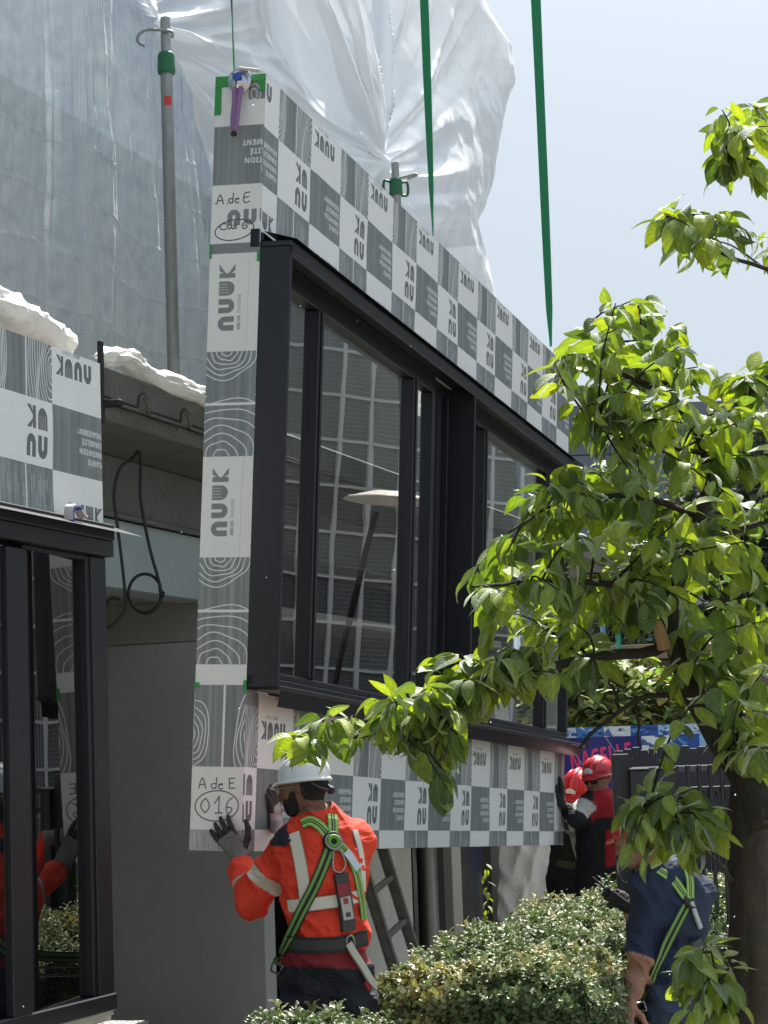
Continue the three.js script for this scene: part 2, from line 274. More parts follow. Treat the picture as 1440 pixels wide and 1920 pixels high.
M.printEnd = std(0xffffff, 0.66, { map: endTex, bumpMap: scaled(crinkleBump, 1, 8), bumpScale: 0.0012 });
M.core = std(lin(0.5, 0.46, 0.38), 0.9);
M.tapeGreen = std(lin(0.03, 0.26, 0.06), 0.5);
M.membraneEdge = std(lin(0.72, 0.73, 0.72), 0.75);
// a printed band: slightly wavy sheet over x0..x1, y0..y1 at z, uv in cells
const printBand = (x0, x1, y0, y1, z, c0, cw, yRow, rh, amp = 0.006) => sheet((i, j) => { const x = mix(x0, x1, i), y = mix(y0, y1, j); const e = Math.min(1, Math.min(i, 1 - i, j, 1 - j) * 12); return V(x, y, z + e * amp * (N3(x * 1.7, y * 3.1, 4) + 0.5 * N3(x * 6, y * 5, 9))); }, Math.ceil((x1 - x0) * 20), 12, (i, j) => [(mix(x0, x1, i) - c0) / (2 * cw), 1 - (yRow - mix(y0, y1, j)) / rh / 3]);

// ------------------------------------------------------------------ the hoisted wall panel
const panel = thing('facade_panel', 'long wall panel with dark windows hanging from green slings', 'wall panel', 'printed facade panels', H0, Hq);
{
  const P = panel, L = PANEL_L, T = PANEL_T, Ht = PANEL_H, Y1 = 2.62, Y0 = 0.665;
  part('core', merged([span(0.004, L - 0.004, Y1, Ht - 0.004, -T + 0.004, -0.006), span(0.004, L - 0.004, 0.004, Y0, -T + 0.004, -0.006), span(0.004, 0.12, Y0, Y1, -T + 0.004, -0.006), span(L - 0.1, L - 0.004, Y0, Y1, -T + 0.004, -0.04)]), M.core, P);
  part('printed_band', printBand(0, L, Y1 + 0.02, Ht, 0.0, 0.195, 0.4564, 3.11 + 0.2585, 0.2585), M.print, P);
  part('printed_band', printBand(0, L, 0, Y0, 0.0, 0.16 - 0.4665, 0.4665, 0.349 + 0.2585, 0.2585), M.print, P);
  part('end_membrane', sheet((i, j) => V(-0.002 + 0.002 * N3(i * 2, j * 14, 3), j * Ht, -T + i * T), 6, 90), M.printEnd, P);
  part('top_membrane', sheet((i, j) => V(i * L, Ht + 0.001 + 0.003 * N3(i * 30, j * 3, 1), -T + (1 - j) * T), 60, 3), M.membraneEdge, P);
  part('bottom_membrane', sheet((i, j) => V(i * L, -0.001, -T + j * T), 40, 2), M.membraneEdge, P);
  part('back_membrane', merged([span(0, L, Y1, Ht, -T - 0.003, -T), span(0, L, 0, Y0, -T - 0.003, -T)]), M.membraneEdge, P);
  // adhesive tape at the upper corner of the end face
  for (const q of [[Ht - 0.045, Ht + 0.004, -T - 0.002, -T + 0.075], [Ht - 0.17, Ht - 0.046, -T - 0.002, -T + 0.028], [Ht - 0.03, Ht + 0.004, -0.085, 0.003], [Ht - 0.075, Ht - 0.031, -0.026, 0.003], [2.53, 2.59, -T - 0.002, -T + 0.008], [0.66, 0.71, -0.012, 0.002], [2.51, 2.555, -0.012, 0.002], [0.68, 0.70, -T - 0.002, -T + 0.02]]) part('tape', span(-0.007, -0.004, ...q, 0.001), M.tapeGreen, P);
  // window casing: cheek, head, sill, posts
  const head = part('casing_head', merged([span(0.0, L + 0.02, 2.575, 2.6, 0.0, 0.142), span(0.0, L + 0.02, 2.601, 2.64, 0.0, 0.012), span(0.0, L + 0.02, 2.53, 2.574, 0.128, 0.142)]), M.frame, P);
  part('drip_flashing', merged([sheet((i, j) => V(i * (L + 0.06), mix(2.645, 2.603, j), mix(0.012, 0.165, j)), 4, 2), span(-0.005, 0.07, 2.575, 2.655, -0.045, -0.003, 0.002)].map(g => g)), M.flashing, head);
  part('casing_cheek', span(0.0, 0.018, 0.672, 2.574, -0.05, 0.142), M.frame, P);
  const sill = part('casing_sill', merged([span(0.0, L + 0.01, 0.672, 0.69, 0.0, 0.15), span(0.0, L, 0.69, 0.735, -0.03, 0.03)]), M.frame, P);
  part('sill_lip', sheet((i, j) => V(0.09 + i * (L + 0.02 - 0.09), mix(0.671, 0.605, j), mix(0.012, 0.12, 1 - j * 0.12)), 4, 1), M.flashing, sill);
  const post = part('casing_post', merged([span(3.27, 3.288, 0.691, 2.574, -0.03, 0.142), span(2.85, 3.269, 0.691, 2.574, -0.05, -0.012)]), M.frame, P);
  part('post_joint', merged([span(3.0, 3.012, 0.74, 2.5, -0.012, -0.006, 0.001), span(3.13, 3.16, 0.74, 2.5, -0.012, 0.02, 0.002)]), M.flashing, post);
  const bays = [[0.02, 2.85, [0.80, 2.44]], [3.29, 6.53, [4.02, 5.77]]];
  for (const [x0, x1, mull] of bays) {
    const f = part('window_frame', merged([span(x0, x1, 2.47, 2.574, -0.05, 0.022), span(x0, x1, 0.736, 0.765, -0.05, 0.022), span(x0, x0 + 0.06, 0.766, 2.469, -0.05, 0.022), span(x1 - 0.05, x1, 0.766, 2.469, -0.05, 0.022)]), M.frame, P);
    for (const m of mull) part('mullion', merged([span(m - 0.036, m + 0.036, 0.766, 2.469, -0.05, 0.026), span(m - 0.012, m + 0.012, 0.766, 2.469, 0.0265, 0.034, 0.002)]), M.frame, f);
    const xs = [x0 + 0.06, ...mull.flatMap(m => [m - 0.036, m + 0.036]), x1 - 0.05];
    for (let k = 0; k < xs.length; k += 2) part('pane', sheet((i, j) => { const x = mix(xs[k], xs[k + 1], i), y = mix(0.766, 2.469, j); return V(x, y, -0.012 + 0.00035 * N3(x * 1.8, y * 2.0, k * 5) + 0.00008 * N3(x * 8, y * 6, k * 5)); }, 24, 30), M.glass, f);
  }
}
// ------------------------------------------------------------------ the panel already fixed to the building
const fixed = thing('facade_panel', 'wall panel already fixed to the building beside the open bay', 'wall panel', 'printed facade panels', bw(0, 0.75, 0), Bq);
{
  const P = fixed, D = -0.75, x0 = -3.6, y = v => v + D;
  part('core', merged([span(x0, -0.004, y(2.72), y(3.353), -0.225, -0.006), span(x0, -0.004, y(0.76), y(0.8), -0.225, -0.006), span(-0.05, -0.004, y(0.801), y(2.719), -0.225, -0.03)]), M.core, P);
  part('printed_band', printBand(x0, 0, y(2.70), y(3.357), 0, -0.43 + 0.457, 0.457, y(3.132 + 0.255), 0.255), M.print, P);
  part('edge_membrane', sheet((i, j) => V(0.001 + 0.003 * N3(i, j * 20, 8), y(mix(0.78, 3.357, j)), -0.225 * (1 - i)), 3, 60), M.membraneEdge, P);
  part('tape', merged([span(0.003, 0.006, y(0.8), y(2.6), -0.03, -0.012, 0.001)]), M.tapeGreen, P);
  const head = part('casing_head', merged([span(x0, 0.0, y(2.635), y(2.699), 0.0, 0.05), span(x0, 0.0, y(2.57), y(2.634), -0.03, 0.045)]), M.frame, P);
  part('drip_flashing', sheet((i, j) => V(mix(x0, 0.11, i), y(mix(2.70, 2.655, j)), mix(0.004, 0.125, j)), 3, 2), M.flashing, head);
  const f = part('window_frame', merged([span(x0, 0.0, y(0.80), y(0.865), -0.08, 0.02), span(-0.135, 0.0, y(0.866), y(2.569), -0.08, 0.008), span(-0.165, -0.136, y(0.866), y(2.569), -0.08, 0.0), span(-0.69, -0.166, y(2.55), y(2.5695), -0.08, -0.002)]), M.frame, P);
  for (const m of [-0.78, -2.6]) part('mullion', merged([span(m - 0.075, m + 0.075, y(0.866), y(2.549), -0.08, 0.02), span(m + 0.076, m + 0.15, y(0.866), y(2.549), -0.08, -0.012)]), M.frame, f);
  for (const [a, b] of [[-0.63, -0.165], [-2.52, -0.855], [-3.6, -2.675]]) part('pane', sheet((i, j) => { const X = mix(a, b, i), Y = mix(0.866, 2.55, j); return V(X, y(Y), -0.03 - 0.075 * Math.max(-0.45, X + 0.165) + 0.0003 * N3(X * 3, Y * 2.4, 2)); }, 12, 24), M.glassDark, f);
  part('added_dark_strip', span(-0.08, -0.051, y(0.81), y(2.68), -0.21, -0.082), M.black, P);  // added black strip, hides the pale core seen through the glass
  part('added_dark_backing', span(x0, -0.06, y(0.81), y(2.68), -0.222, -0.212), M.black, P);  // added black board standing in for the unlit room, so reflections show
}
// ------------------------------------------------------------------ ground and terrace
{
  const pav = tex(512, 512, (u, v) => { const g = 0.62 + 0.2 * tile(u, v, 5, 5, 1) + 0.16 * tile(u, v, 70, 2, 3); return [g, g * 0.985, g * 0.955]; });
  const g = sheet((i, j) => V(mix(-300, 300, i), -0.3, mix(300, -400, j)), 2, 2, (i, j) => [i * 600, j * 700]);
  structure('ground', g, std(lin(0.45, 0.44, 0.42), 0.9, { map: scaled(pav, 0.35) }));
  const t = span(-6, 11, -0.3, 0, -8, 1.0, 0.02); t.applyQuaternion(Bq); t.translate(B0.x, 0, B0.z);
  structure('terrace_paving', t, std(lin(0.46, 0.45, 0.43), 0.9, { map: scaled(pav, 0.5), bumpMap: scaled(concreteBump, 1), bumpScale: 0.004 }));
}
// ------------------------------------------------------------------ the building
const building = thing('concrete_building', 'bare concrete building with an open bay behind the panels', 'building', null, B0, Bq);
{
  const P = building, bump = std(lin(0.30, 0.30, 0.285), 0.92, { map: scaled(concreteMap, 0.9), bumpMap: scaled(concreteBump, 1.2), bumpScale: 0.006 });
  const slab = part('floor_slab', merged([span(-6, 12.2, 3.315, 3.46, -7, -0.25, 0.012), span(-6, 12.2, 3.24, 3.3145, -7, -0.275, 0.008)]), bump, P);
  // groove with loops left by the formwork on the slab edge
  const loop = [[-0.2, 0], [0.9, 0], [0.92, 0.055], [0.96, 0.075], [1.0, 0.055], [1.02, 0], [1.37, 0], [1.39, 0.05], [1.43, 0.07], [1.47, 0.05], [1.49, 0], [2.1, 0], [3.2, 0]].map(([s, h]) => V(s, 3.325 + h, -0.246));
  part('edge_cable', tube(loop, 0.006, 6), M.dark, slab);
  part('edge_bead', tube(loop.map(p => V(p.x, p.y - 0.014, p.z)), 0.008, 6), bump, slab);
  part('bracket', merged([span(0.5, 0.52, 3.2, 3.56, -0.25, -0.225), span(0.5, 0.54, 3.27, 3.30, -0.225, -0.15)]), M.black, P);
  part('downstand_beam', span(-6, 9.6, 2.945, 3.2395, -1.1, -0.72, 0.012), M.concreteDark, P);
  part('beam_lip', span(-6, 9.6, 2.935, 2.96, -0.719, -0.70, 0.004), bump, P);
  part('fascia_board', span(-6, 2.89, 2.605, 2.9345, -0.95, -0.745, 0.004), M.bluePaint, P);
  part('recess_ceiling', span(-6, 9.6, 2.62, 2.68, -7, -0.951, 0.004), M.brownSoffit, P);
  part('partition_wall', span(2.9, 3.05, 0, 2.4, -7, -0.5, 0.004), M.greyWall, P);
  part('partition_header', span(2.903, 3.05, 2.403, 2.6195, -7, -0.5, 0.004), M.brownSoffit, P);
  part('back_wall', merged([span(-6, 9.6, 0, 3.24, -7.2, -7.0), span(9.4, 9.6, 0, 3.24, -7, -0.9), span(-6.2, -6, 0, 3.24, -7, -0.25)]), M.concreteDark, P);
  part('bay_side_wall', span(-0.3, -0.15, 0, 2.6, -6.9, -0.3), M.concreteDark, P);
  // ground-floor frontage under the hanging panel
  const sheetMat = phys(lin(0.84, 0.84, 0.80), 0.7, { map: scaled(dirtMap, 1), bumpMap: scaled(crinkleBump, 1.2), bumpScale: 0.01 });
  part('render_panel', span(4.7, 5.92, 0.0, 2.0, -0.72, -0.66), sheetMat, P);
  part('dark_glazing', span(6.82, 7.55, 0.0, 2.3, -1.0, -0.94), phys(lin(0.01, 0.01, 0.012), 0.12, { clearcoat: 0.6 }), P);
  part('frontage_post', span(7.56, 7.79, 0, 2.4, -1.0, -0.88), std(lin(0.55, 0.53, 0.48), 0.7), P);
  part('dark_glazing', span(7.8, 8.8, 0.0, 2.3, -1.0, -0.94), phys(lin(0.008, 0.008, 0.01), 0.15, { clearcoat: 0.6 }), P);
  part('frontage_post', span(8.81, 9.2, 0, 2.4, -1.0, -0.86), std(lin(0.6, 0.59, 0.56), 0.7), P);
  part('steel_column', tube([V(6.7, 0, -0.8), V(6.7, 3.24, -0.8)], 0.07, 16), M.steel, P);
  // upper storey behind the sheeting, only partly up
  const upper = part('upper_wall', merged([span(-6, 12.2, 3.4605, 5.35, -1.75, -1.5), span(11.95, 12.2, 3.4605, 5.35, -6, -1.751), span(-6, -1.5, 5.3505, 8.2, -1.75, -1.5)]), M.concreteDark, P);
  part('roof_deck', span(-6, 12.1, 5.36, 5.46, -6, -1.76), M.concrete, upper);
  // ledge below the fixed panel
  part('granite_ledge', span(-4, 0.12, 0.70, 0.745, -0.3, 0.1, 0.004), std(lin(0.5, 0.5, 0.48), 0.7, { map: tex(256, 256, (u, v) => { const n = tile(u, v, 50, 2, 5); const g = 0.62 + (n > 0.12 ? 0.35 : n < -0.15 ? -0.35 : 0.05); return [g, g, g]; }) }), P);
  part('plinth_wall', span(-4, -0.02, 0.0, 0.6995, -0.28, -0.02), M.concreteDark, P);
}
// hanging cables with coils, under the slab
{
  const mk = (pts, label) => single('cable', tube(curve(pts, 90), 0.0075, 7), M.cable, label, 'cable', 'cables hanging in the open bay');
  const c = (x, y, d = 10.1) => at(x, y, d);
  const ring = (cx, cy, rx, ry, a0, a1, n, d) => Array.from({ length: n }, (_, k) => { const a = mix(a0, a1, k / (n - 1)); return c(cx + rx * Math.cos(a), cy + ry * Math.sin(a), d + 0.02 * k / n); });
  mk([c(262, 846, 10.05), c(264, 880), c(263, 925), c(272, 985), c(284, 1040), c(296, 1082), c(303, 1112), ...ring(272, 1112, 31, 36, 0.0, 5.9, 15, 10.1), ...ring(274, 1116, 28, 34, 5.9, 8.4, 6, 10.14)], 'black cable ending in a round coil beside the tall panel');
  mk([c(258, 846, 10.05), c(245, 862), c(228, 874), c(219, 895), c(214, 930), c(220, 985), c(227, 1040), c(233, 1095), c(236, 1130), c(233, 1145), c(218, 1165), c(202, 1175), c(196, 1150), c(208, 1122), c(226, 1124)], 'black cable looping behind the edge of the fixed panel');
}
// ------------------------------------------------------------------ scaffold props
function prop(s, t, h1, label, collar, drop) {
  const base = bw(s, 3.46, t), o = thing('steel_prop', label, 'prop', 'steel props holding up the sheeting', base);
  const H = h1 - 3.46, top = H - drop;
  part('outer_tube', tube([V(0, 0.008, 0), V(0, top - 0.08, 0)], 0.03, 18), M.galv, o);
  part('inner_tube', tube([V(0, top - 0.08, 0), V(0, H, 0)], 0.0245, 18), M.steel, o);
  part('base_plate', cbox(0.13, 0.008, 0.13, 0, 0.004, 0), M.galv, o);
  const c = part('collar', new THREE.LatheGeometry([[0.031, -0.09], [0.04, -0.09], [0.043, -0.075], [0.041, 0], [0.034, 0.015], [0.025, 0.018]].map(p => new THREE.Vector2(...p)), 22).translate(0, top, 0), M.greenPaint, o);
  if (collar) for (const q of [0.4, 0.4 + Math.PI]) part('handle', tube(curve([V(0.04, -0.005, 0), V(0.075, 0.0, 0), V(0.085, -0.04, 0), V(0.075, -0.085, 0), V(0.042, -0.09, 0)], 16), 0.009, 7).rotateY(q).translate(0, top, 0), M.greenPaint, c);
  part('hook_pin', tube(curve(collar ? [V(-0.03, 0, 0), V(0.05, 0.0, 0.02), V(0.125, 0.018, 0.02), V(0.138, 0.012, 0.02), V(0.075, -0.012, 0.02)] : [V(0.034, -0.012, 0.03), V(0.036, 0.014, 0.035), V(-0.03, 0.028, 0.035), V(-0.09, 0.034, 0.02), V(-0.128, 0.012, 0.02), V(-0.132, -0.02, 0.02), V(-0.1, -0.045, 0.02)], 24), 0.0075, 8).translate(0, H - 0.1, 0), M.galv, o);
  if (!collar) part('red_sticker', new THREE.CylinderGeometry(0.0307, 0.0307, 0.045, 18, 1, true, -0.4, 1.2).translate(0, H - 0.42, 0), M.red, o);
  return o;
}
prop(1.55, -0.35, 5.33, 'grey steel prop with a hooked pin and red sticker', false, 0.19);
prop(5.13, -0.35, 5.5, 'steel prop with a green two-handled collar behind the hanging panel', true, 0.12);
// ------------------------------------------------------------------ sheeting
const weave = tex(512, 512, (u, v) => { const a = Math.abs(Math.sin(u * Math.PI * 64)), b = Math.abs(Math.sin(v * Math.PI * 64)); const g = 0.77 + 0.2 * tile(u, v, 5, 4, 2) + (a > 0.9 || b > 0.9 ? 0.22 : 0); return [g * 0.96, g, g * 1.02]; });
const ridge = (n, k = 3) => 1 - Math.min(1.6, Math.sqrt(n * n + 0.004) * k);
{ // woven tarpaulin hung behind the props
  const f = (i, j) => {
    const s = mix(-0.9, 4.3, i), h = mix(3.43, 6.9, j);
    const w = 0.3 * N3(s * 0.9, h * 0.7, 21), drop = 0.08 * N3(s * 1.4 + w, h * 0.3, 1) + 0.06 * N3(s * 4 + w * 3, h * 0.3 + w, 7) + 0.026 * ridge(N3(s * 7.5 + w * 5, h * 0.42, 3), 2.6) + 0.011 * ridge(N3(s * 17 + w * 8, h * 0.7, 13), 2.8);
    const sag = h + 0.03 * Math.sin(s * 3.3) + 0.06 * N3(s * 1.6, h * 0.3, 3), q = (sag / 0.27) % 1, seam = 0.0045 * Math.exp(-Math.pow((q - 0.5) / 0.025, 2));
    const cr = 0.012 * N3(s * 2.6 + h * 2.3, h * 2.4 - s * 1.8, 12) + 0.003 * N3(s * 9 - h * 5, h * 9 + s * 4, 19);
    return bw(s, h, -0.88 + drop + seam + cr);
  };
  const g = sheet(f, 620, 420, (i, j) => [i * 5.2, j * 3.47]);
  single('woven_tarpaulin', g, phys(lin(0.80, 0.805, 0.83), 0.72, { map: scaled(weave, 2.2), transmission: 0.3, thickness: 0, clearcoat: 0.8, clearcoatRoughness: 0.22, bumpMap: scaled(crinkleBump, 1.6), bumpScale: 0.004 }), 'blue-grey woven tarpaulin closing the scaffold behind a bare prop', 'tarpaulin');
}
{ // clear film pulled over the tips of the props
  const tips = [[1.535, 5.335, 1], [5.185, 5.52, 1]], K = [[4.4, 9.1], [5.36, 8.85], [5.54, 8.8], [5.73, 8.7], [5.88, 8.5], [6.08, 8.75], [6.8, 9.32], [7.35, 9.68], [7.58, 9.68], [7.73, 9.13], [7.74, 8.6], [8.3, 8.2]];
  const endS = h => { for (let a = 1; a < K.length; a++) if (h <= K[a][0]) return mix(K[a - 1][1], K[a][1], (h - K[a - 1][0]) / (K[a][0] - K[a - 1][0])); return 8.2; };
  const f = (i, j) => {
    const q = Math.min(1, i / 0.94), back = Math.max(0, (i - 0.94) / 0.06);
    const s0 = mix(1.1, 9.2, q), hb = s0 < 1.535 ? mix(5.8, 5.335, (s0 - 1.1) / 0.435) : mix(5.335, 4.5, sstep(1.535, 4.2, s0));
    const h = mix(hb, 8.0, j), e = endS(h) + 0.05 * N3(h * 4, 1, 2) + 0.015 * N3(h * 12, 1, 5), s = mix(1.1, e, q);
    let t = -0.60 + 0.09 * N3(s * 0.55, h * 0.7, 2);
    for (const [a, b] of tips) {
      const dx = s - a, dy = h - b, r = Math.hypot(dx, dy) + 1e-4, c = dx / r, d = dy / r, tw = r * 0.22;
      t = mix(t, -0.395, Math.exp(-r / 0.32));
      const n = F => N3(c * F + tw, d * F - tw, r * 0.3 + a);
      const up = 0.3 + 0.7 * sstep(-0.5, 0.35, d), g = sstep(0, 0.55, r) * Math.exp(-Math.pow(r / 2.3, 2)) * up;
      t += (0.3 * n(2.1) + 0.17 * (ridge(n(4.4), 2.4) - 0.4) + 0.075 * ridge(n(9), 2.6)) * g;
    }
    t += 0.03 * N3(s * 1.4 + h * 0.8, h * 1.6 - s * 0.9, 5) + 0.006 * ridge(N3(s * 3.2 - h * 1.6, h * 3.6 + s, 15)) + 0.0012 * N3(s * 16, h * 18, 4);
    const x = Math.max(0, (q - 0.8) / 0.2); t -= 0.2 * (1 - Math.sqrt(1 - Math.min(0.999, x * x)));
    return bw(s - back * 0.1, h, Math.min(t, -0.392) - back * 0.8);
  };
  const g = sheet(f, 700, 400, (i, j) => [i * 8.1, j * 3.4]);
  single('plastic_film', g, phys(lin(0.82, 0.85, 0.89), 0.7, { transmission: 0.5, thickness: 0, clearcoat: 0.9, clearcoatRoughness: 0.2, bumpMap: scaled(crinkleBump, 0.8), bumpScale: 0.0035 }), 'clear crinkled plastic film stretched over the prop tips', 'plastic sheet');
}
// folded protective sheeting lying along the slab edge
function bundle(path, r, label, ph) {
  const c = new THREE.CatmullRomCurve3(path), n = 150, m = 26;
  const g = sheet((i, j) => { const p = c.getPoint(i), a = j * 2 * Math.PI, rad = r * (0.72 + 0.38 * N3(i * 5, Math.cos(a) * 1.2 + ph, Math.sin(a) * 1.2) + 0.16 * (1 - Math.abs(N3(i * 9 + Math.cos(a), Math.sin(a) * 1.6, ph)) * 3) + 0.06 * ridge(N3(i * 13 + Math.cos(a) * 2, Math.sin(a) * 2, ph), 3)) * Math.min(1, 0.25 + Math.min(i, 1 - i) * 12); return p.addScaledVector(Bv, Math.sin(a) * rad * 0.85).addScaledVector(Bn, Math.cos(a) * rad * 1.1); }, n, m, (i, j) => [i * 3, j]);
  return single('folded_sheeting', g, phys(lin(0.82, 0.82, 0.81), 0.6, { transmission: 0.3, thickness: 0, clearcoat: 0.3, clearcoatRoughness: 0.35, bumpMap: scaled(crinkleBump, 1.5), bumpScale: 0.01 }), label, 'plastic sheet', 'white sheeting along the slab edge');
}
bundle([bw(-3, 3.50, -0.16), bw(-1.6, 3.5, -0.14), bw(-0.9, 3.47, -0.1), bw(-0.45, 3.45, -0.1), bw(-0.05, 3.40, -0.13)], 0.105, 'thick white sheeting rolled on top of the fixed panel', 1);
bundle([bw(0.5, 3.49, -0.25), bw(0.8, 3.53, -0.26), bw(1.05, 3.51, -0.3), bw(1.4, 3.485, -0.24), bw(1.9, 3.48, -0.28), bw(2.4, 3.48, -0.26)], 0.065, 'crumpled white sheeting on the slab edge at the foot of the prop', 6);
{ // crumpled sheet beside the ground-floor frontage
  const g = sheet((i, j) => { const a = i * Math.PI * 1.15 - 0.2, y = 1.62 * Math.pow(j, 0.9) * (1 - 0.25 * Math.max(0, i - 0.7)); const r = (0.5 - 0.2 * j) * (1 + 0.18 * N3(i * 4, j * 3, 3) + 0.1 * (1 - 3 * Math.abs(N3(i * 7 + j * 3, j * 6, 8)))); return bw(8.55 - Math.cos(a) * r * 1.1, y, -0.62 + Math.sin(a) * r * 0.75); }, 70, 60, (i, j) => [i * 1.5, j * 1.6]);
  single('crumpled_sheet', g, phys(lin(0.82, 0.81, 0.77), 0.7, { transmission: 0.25, thickness: 0, bumpMap: scaled(crinkleBump, 1.6), bumpScale: 0.012 }), 'white crumpled sheet heaped against the ground-floor frontage', 'plastic sheet');
  single('timber_offcut', cbox(0.16, 0.62, 0.05, 0, 0.31, 0, 0.004).applyQuaternion(Bq).translate(...bw(8.3, 0.0, -0.1)), std(lin(0.33, 0.17, 0.06), 0.75), 'small brown timber board standing by the white sheet', 'board');
}
// ------------------------------------------------------------------ ladder
{
  const a = bw(4.16, 1.75, -0.42), foot = [bw(4.57, 0.0, -0.2), bw(5.14, 0.0, -0.2)], dir = V(0, 0, 0).addScaledVector(Bu, -0.42).addScaledVector(Bv, 2.4).addScaledVector(Bn, -0.55);
  const o = thing('ladder', 'aluminium ladder leaning under the hanging panel', 'ladder', null, foot[0]);
  const q = new THREE.Quaternion(), y = dir.clone().normalize(), x = Bu.clone().addScaledVector(y, -Bu.dot(y)).normalize(); q.copy(quatOf(x, y, x.clone().cross(y)));
  o.quaternion.copy(q); const len = 1.62;
  const grime = std(lin(0.5, 0.49, 0.46), 0.5, { metalness: 0.35, map: scaled(concreteMap, 3) });
  for (const xx of [0, 0.44]) part('stile', merged([cbox(0.025, len, 0.05, xx, len / 2, 0), cbox(0.034, len, 0.008, xx + (xx ? 0.004 : -0.004), len / 2, 0.029), cbox(0.034, len, 0.008, xx + (xx ? 0.004 : -0.004), len / 2, -0.029)]), grime, o);
  for (let k = 0; k < 6; k++) part('rung', cbox(0.42, 0.032, 0.04, 0.22, 0.2 + k * 0.272, 0), grime, o);
}
// ------------------------------------------------------------------ lifting slings and tackle
M.sling = std(lin(0.008, 0.19, 0.075), 0.75, { bumpMap: scaled(grainBump, 10), bumpScale: 0.002 });
M.purple = std(lin(0.24, 0.13, 0.27), 0.75);
function sling(px, py, d, w, twist, ph, label, topX = 0) {
  const p0 = at(px, py, d), n = 120, P = [], Nn = [], Wd = [];
  for (let k = 0; k <= n; k++) { const t = k / n, h = t * 5.5; P.push(V(p0.x + topX * h, p0.y + h, p0.z)); const a = ph + twist * h + 0.12 * Math.sin(h * 2.1); Nn.push(V(Math.sin(a), 0, Math.cos(a))); Wd.push(w * Math.min(1, 0.35 + t * 14)); }
  return single('lifting_sling', band(P, Nn, Wd, 0.0025), M.sling, label, 'sling', 'green lifting slings');
}
sling(440, 140, 9.55, 0.042, 0.9, 1.35, 'green webbing sling tied at the near upper corner of the hanging panel', -0.014);
sling(812, 441, 12.63, 0.05, 0.85, -1.42, 'twisted green webbing sling at the middle of the panel top');
sling(1033, 650, 15.7, 0.075, 0.32, -1.2, 'green webbing sling at the far end of the panel top');
{
  const o = thing('lifting_shackle', 'steel shackle with a purple round sling at the panel corner', 'shackle', null, hw(-0.03, PANEL_H - 0.1, -0.108), Hq);
  const chrome = std(lin(0.55, 0.55, 0.58), 0.16, { metalness: 1 });
  part('bow', new THREE.TorusGeometry(0.042, 0.013, 12, 28).rotateY(Math.PI / 2).scale(1, 1.1, 1).translate(0, 0.07, 0), chrome, o);
  part('cap', new THREE.SphereGeometry(0.042, 20, 14).scale(0.75, 1.05, 1).translate(-0.005, 0.062, 0), chrome, o);
  part('blue_tag', cbox(0.004, 0.032, 0.045, -0.045, 0.075, 0.012).rotateX(-0.1), std(lin(0.03, 0.09, 0.35), 0.3), o);
  part('round_sling', merged([tube(curve([V(-0.02, 0.03, -0.014), V(-0.035, -0.05, -0.008), V(-0.035, -0.12, -0.012), V(-0.03, -0.165, -0.01)], 14), 0.0125, 9), tube(curve([V(-0.02, 0.03, 0.014), V(-0.035, -0.05, 0.01), V(-0.035, -0.12, 0.004), V(-0.03, -0.165, -0.006)], 14), 0.0125, 9)]), M.purple, o);
  part('knot', new THREE.SphereGeometry(0.012, 10, 8).scale(1, 0.9, 1.3).translate(-0.03, -0.178, -0.008), M.black, o);
  part('sleeve', merged([cbox(0.02, 0.014, 0.1, -0.02, 0.118, 0.03).rotateX(0.18)]), std(lin(0.6, 0.55, 0.5), 0.6), o);
  const e = thing('lifting_eye', 'small steel lifting eye on top of the panel at its far end', 'lifting eye', null, hw(6.42, PANEL_H, -0.11), Hq);
  part('ring', new THREE.TorusGeometry(0.04, 0.012, 8, 18).translate(0, 0.045, 0), M.galv, e);
  part('plate', cbox(0.12, 0.012, 0.08, 0, 0.008, 0), M.galv, e);
  const e2 = thing('lifting_eye', 'small steel lifting eye under the middle sling', 'lifting eye', null, hw(3.2, PANEL_H, -0.11), Hq);
  part('ring', new THREE.TorusGeometry(0.04, 0.012, 8, 18).translate(0, 0.045, 0), M.galv, e2);
  part('plate', cbox(0.12, 0.012, 0.08, 0, 0.008, 0), M.galv, e2);
  const l = thing('webbing_loop', 'small blue and white webbing loop on the flashing of the fixed panel', 'strap', null, bw(-0.42, 2.69, 0.07), Bq);
  const arc = curve([V(-0.03, -0.015, 0), V(-0.025, 0.035, 0), V(0.005, 0.045, 0.01), V(0.035, 0.02, 0.015), V(0.06, 0.0, 0.02)], 20);
  part('white_band', band(arc, arc.map((p, k) => V(Math.sin(-1.5 + k / 20 * 2.6), Math.cos(-1.5 + k / 20 * 2.6), 0)), 0.035, 0.004), std(lin(0.7, 0.62, 0.6), 0.7), l);
  part('blue_band', band(arc.slice(0, 13).map(p => p.clone().add(V(0.004, -0.007, 0.006))), arc.slice(0, 13).map((p, k) => V(Math.sin(-1.5 + k / 20 * 2.6), Math.cos(-1.5 + k / 20 * 2.6), 0)), 0.03, 0.003), std(lin(0.08, 0.12, 0.5), 0.7), l);
}
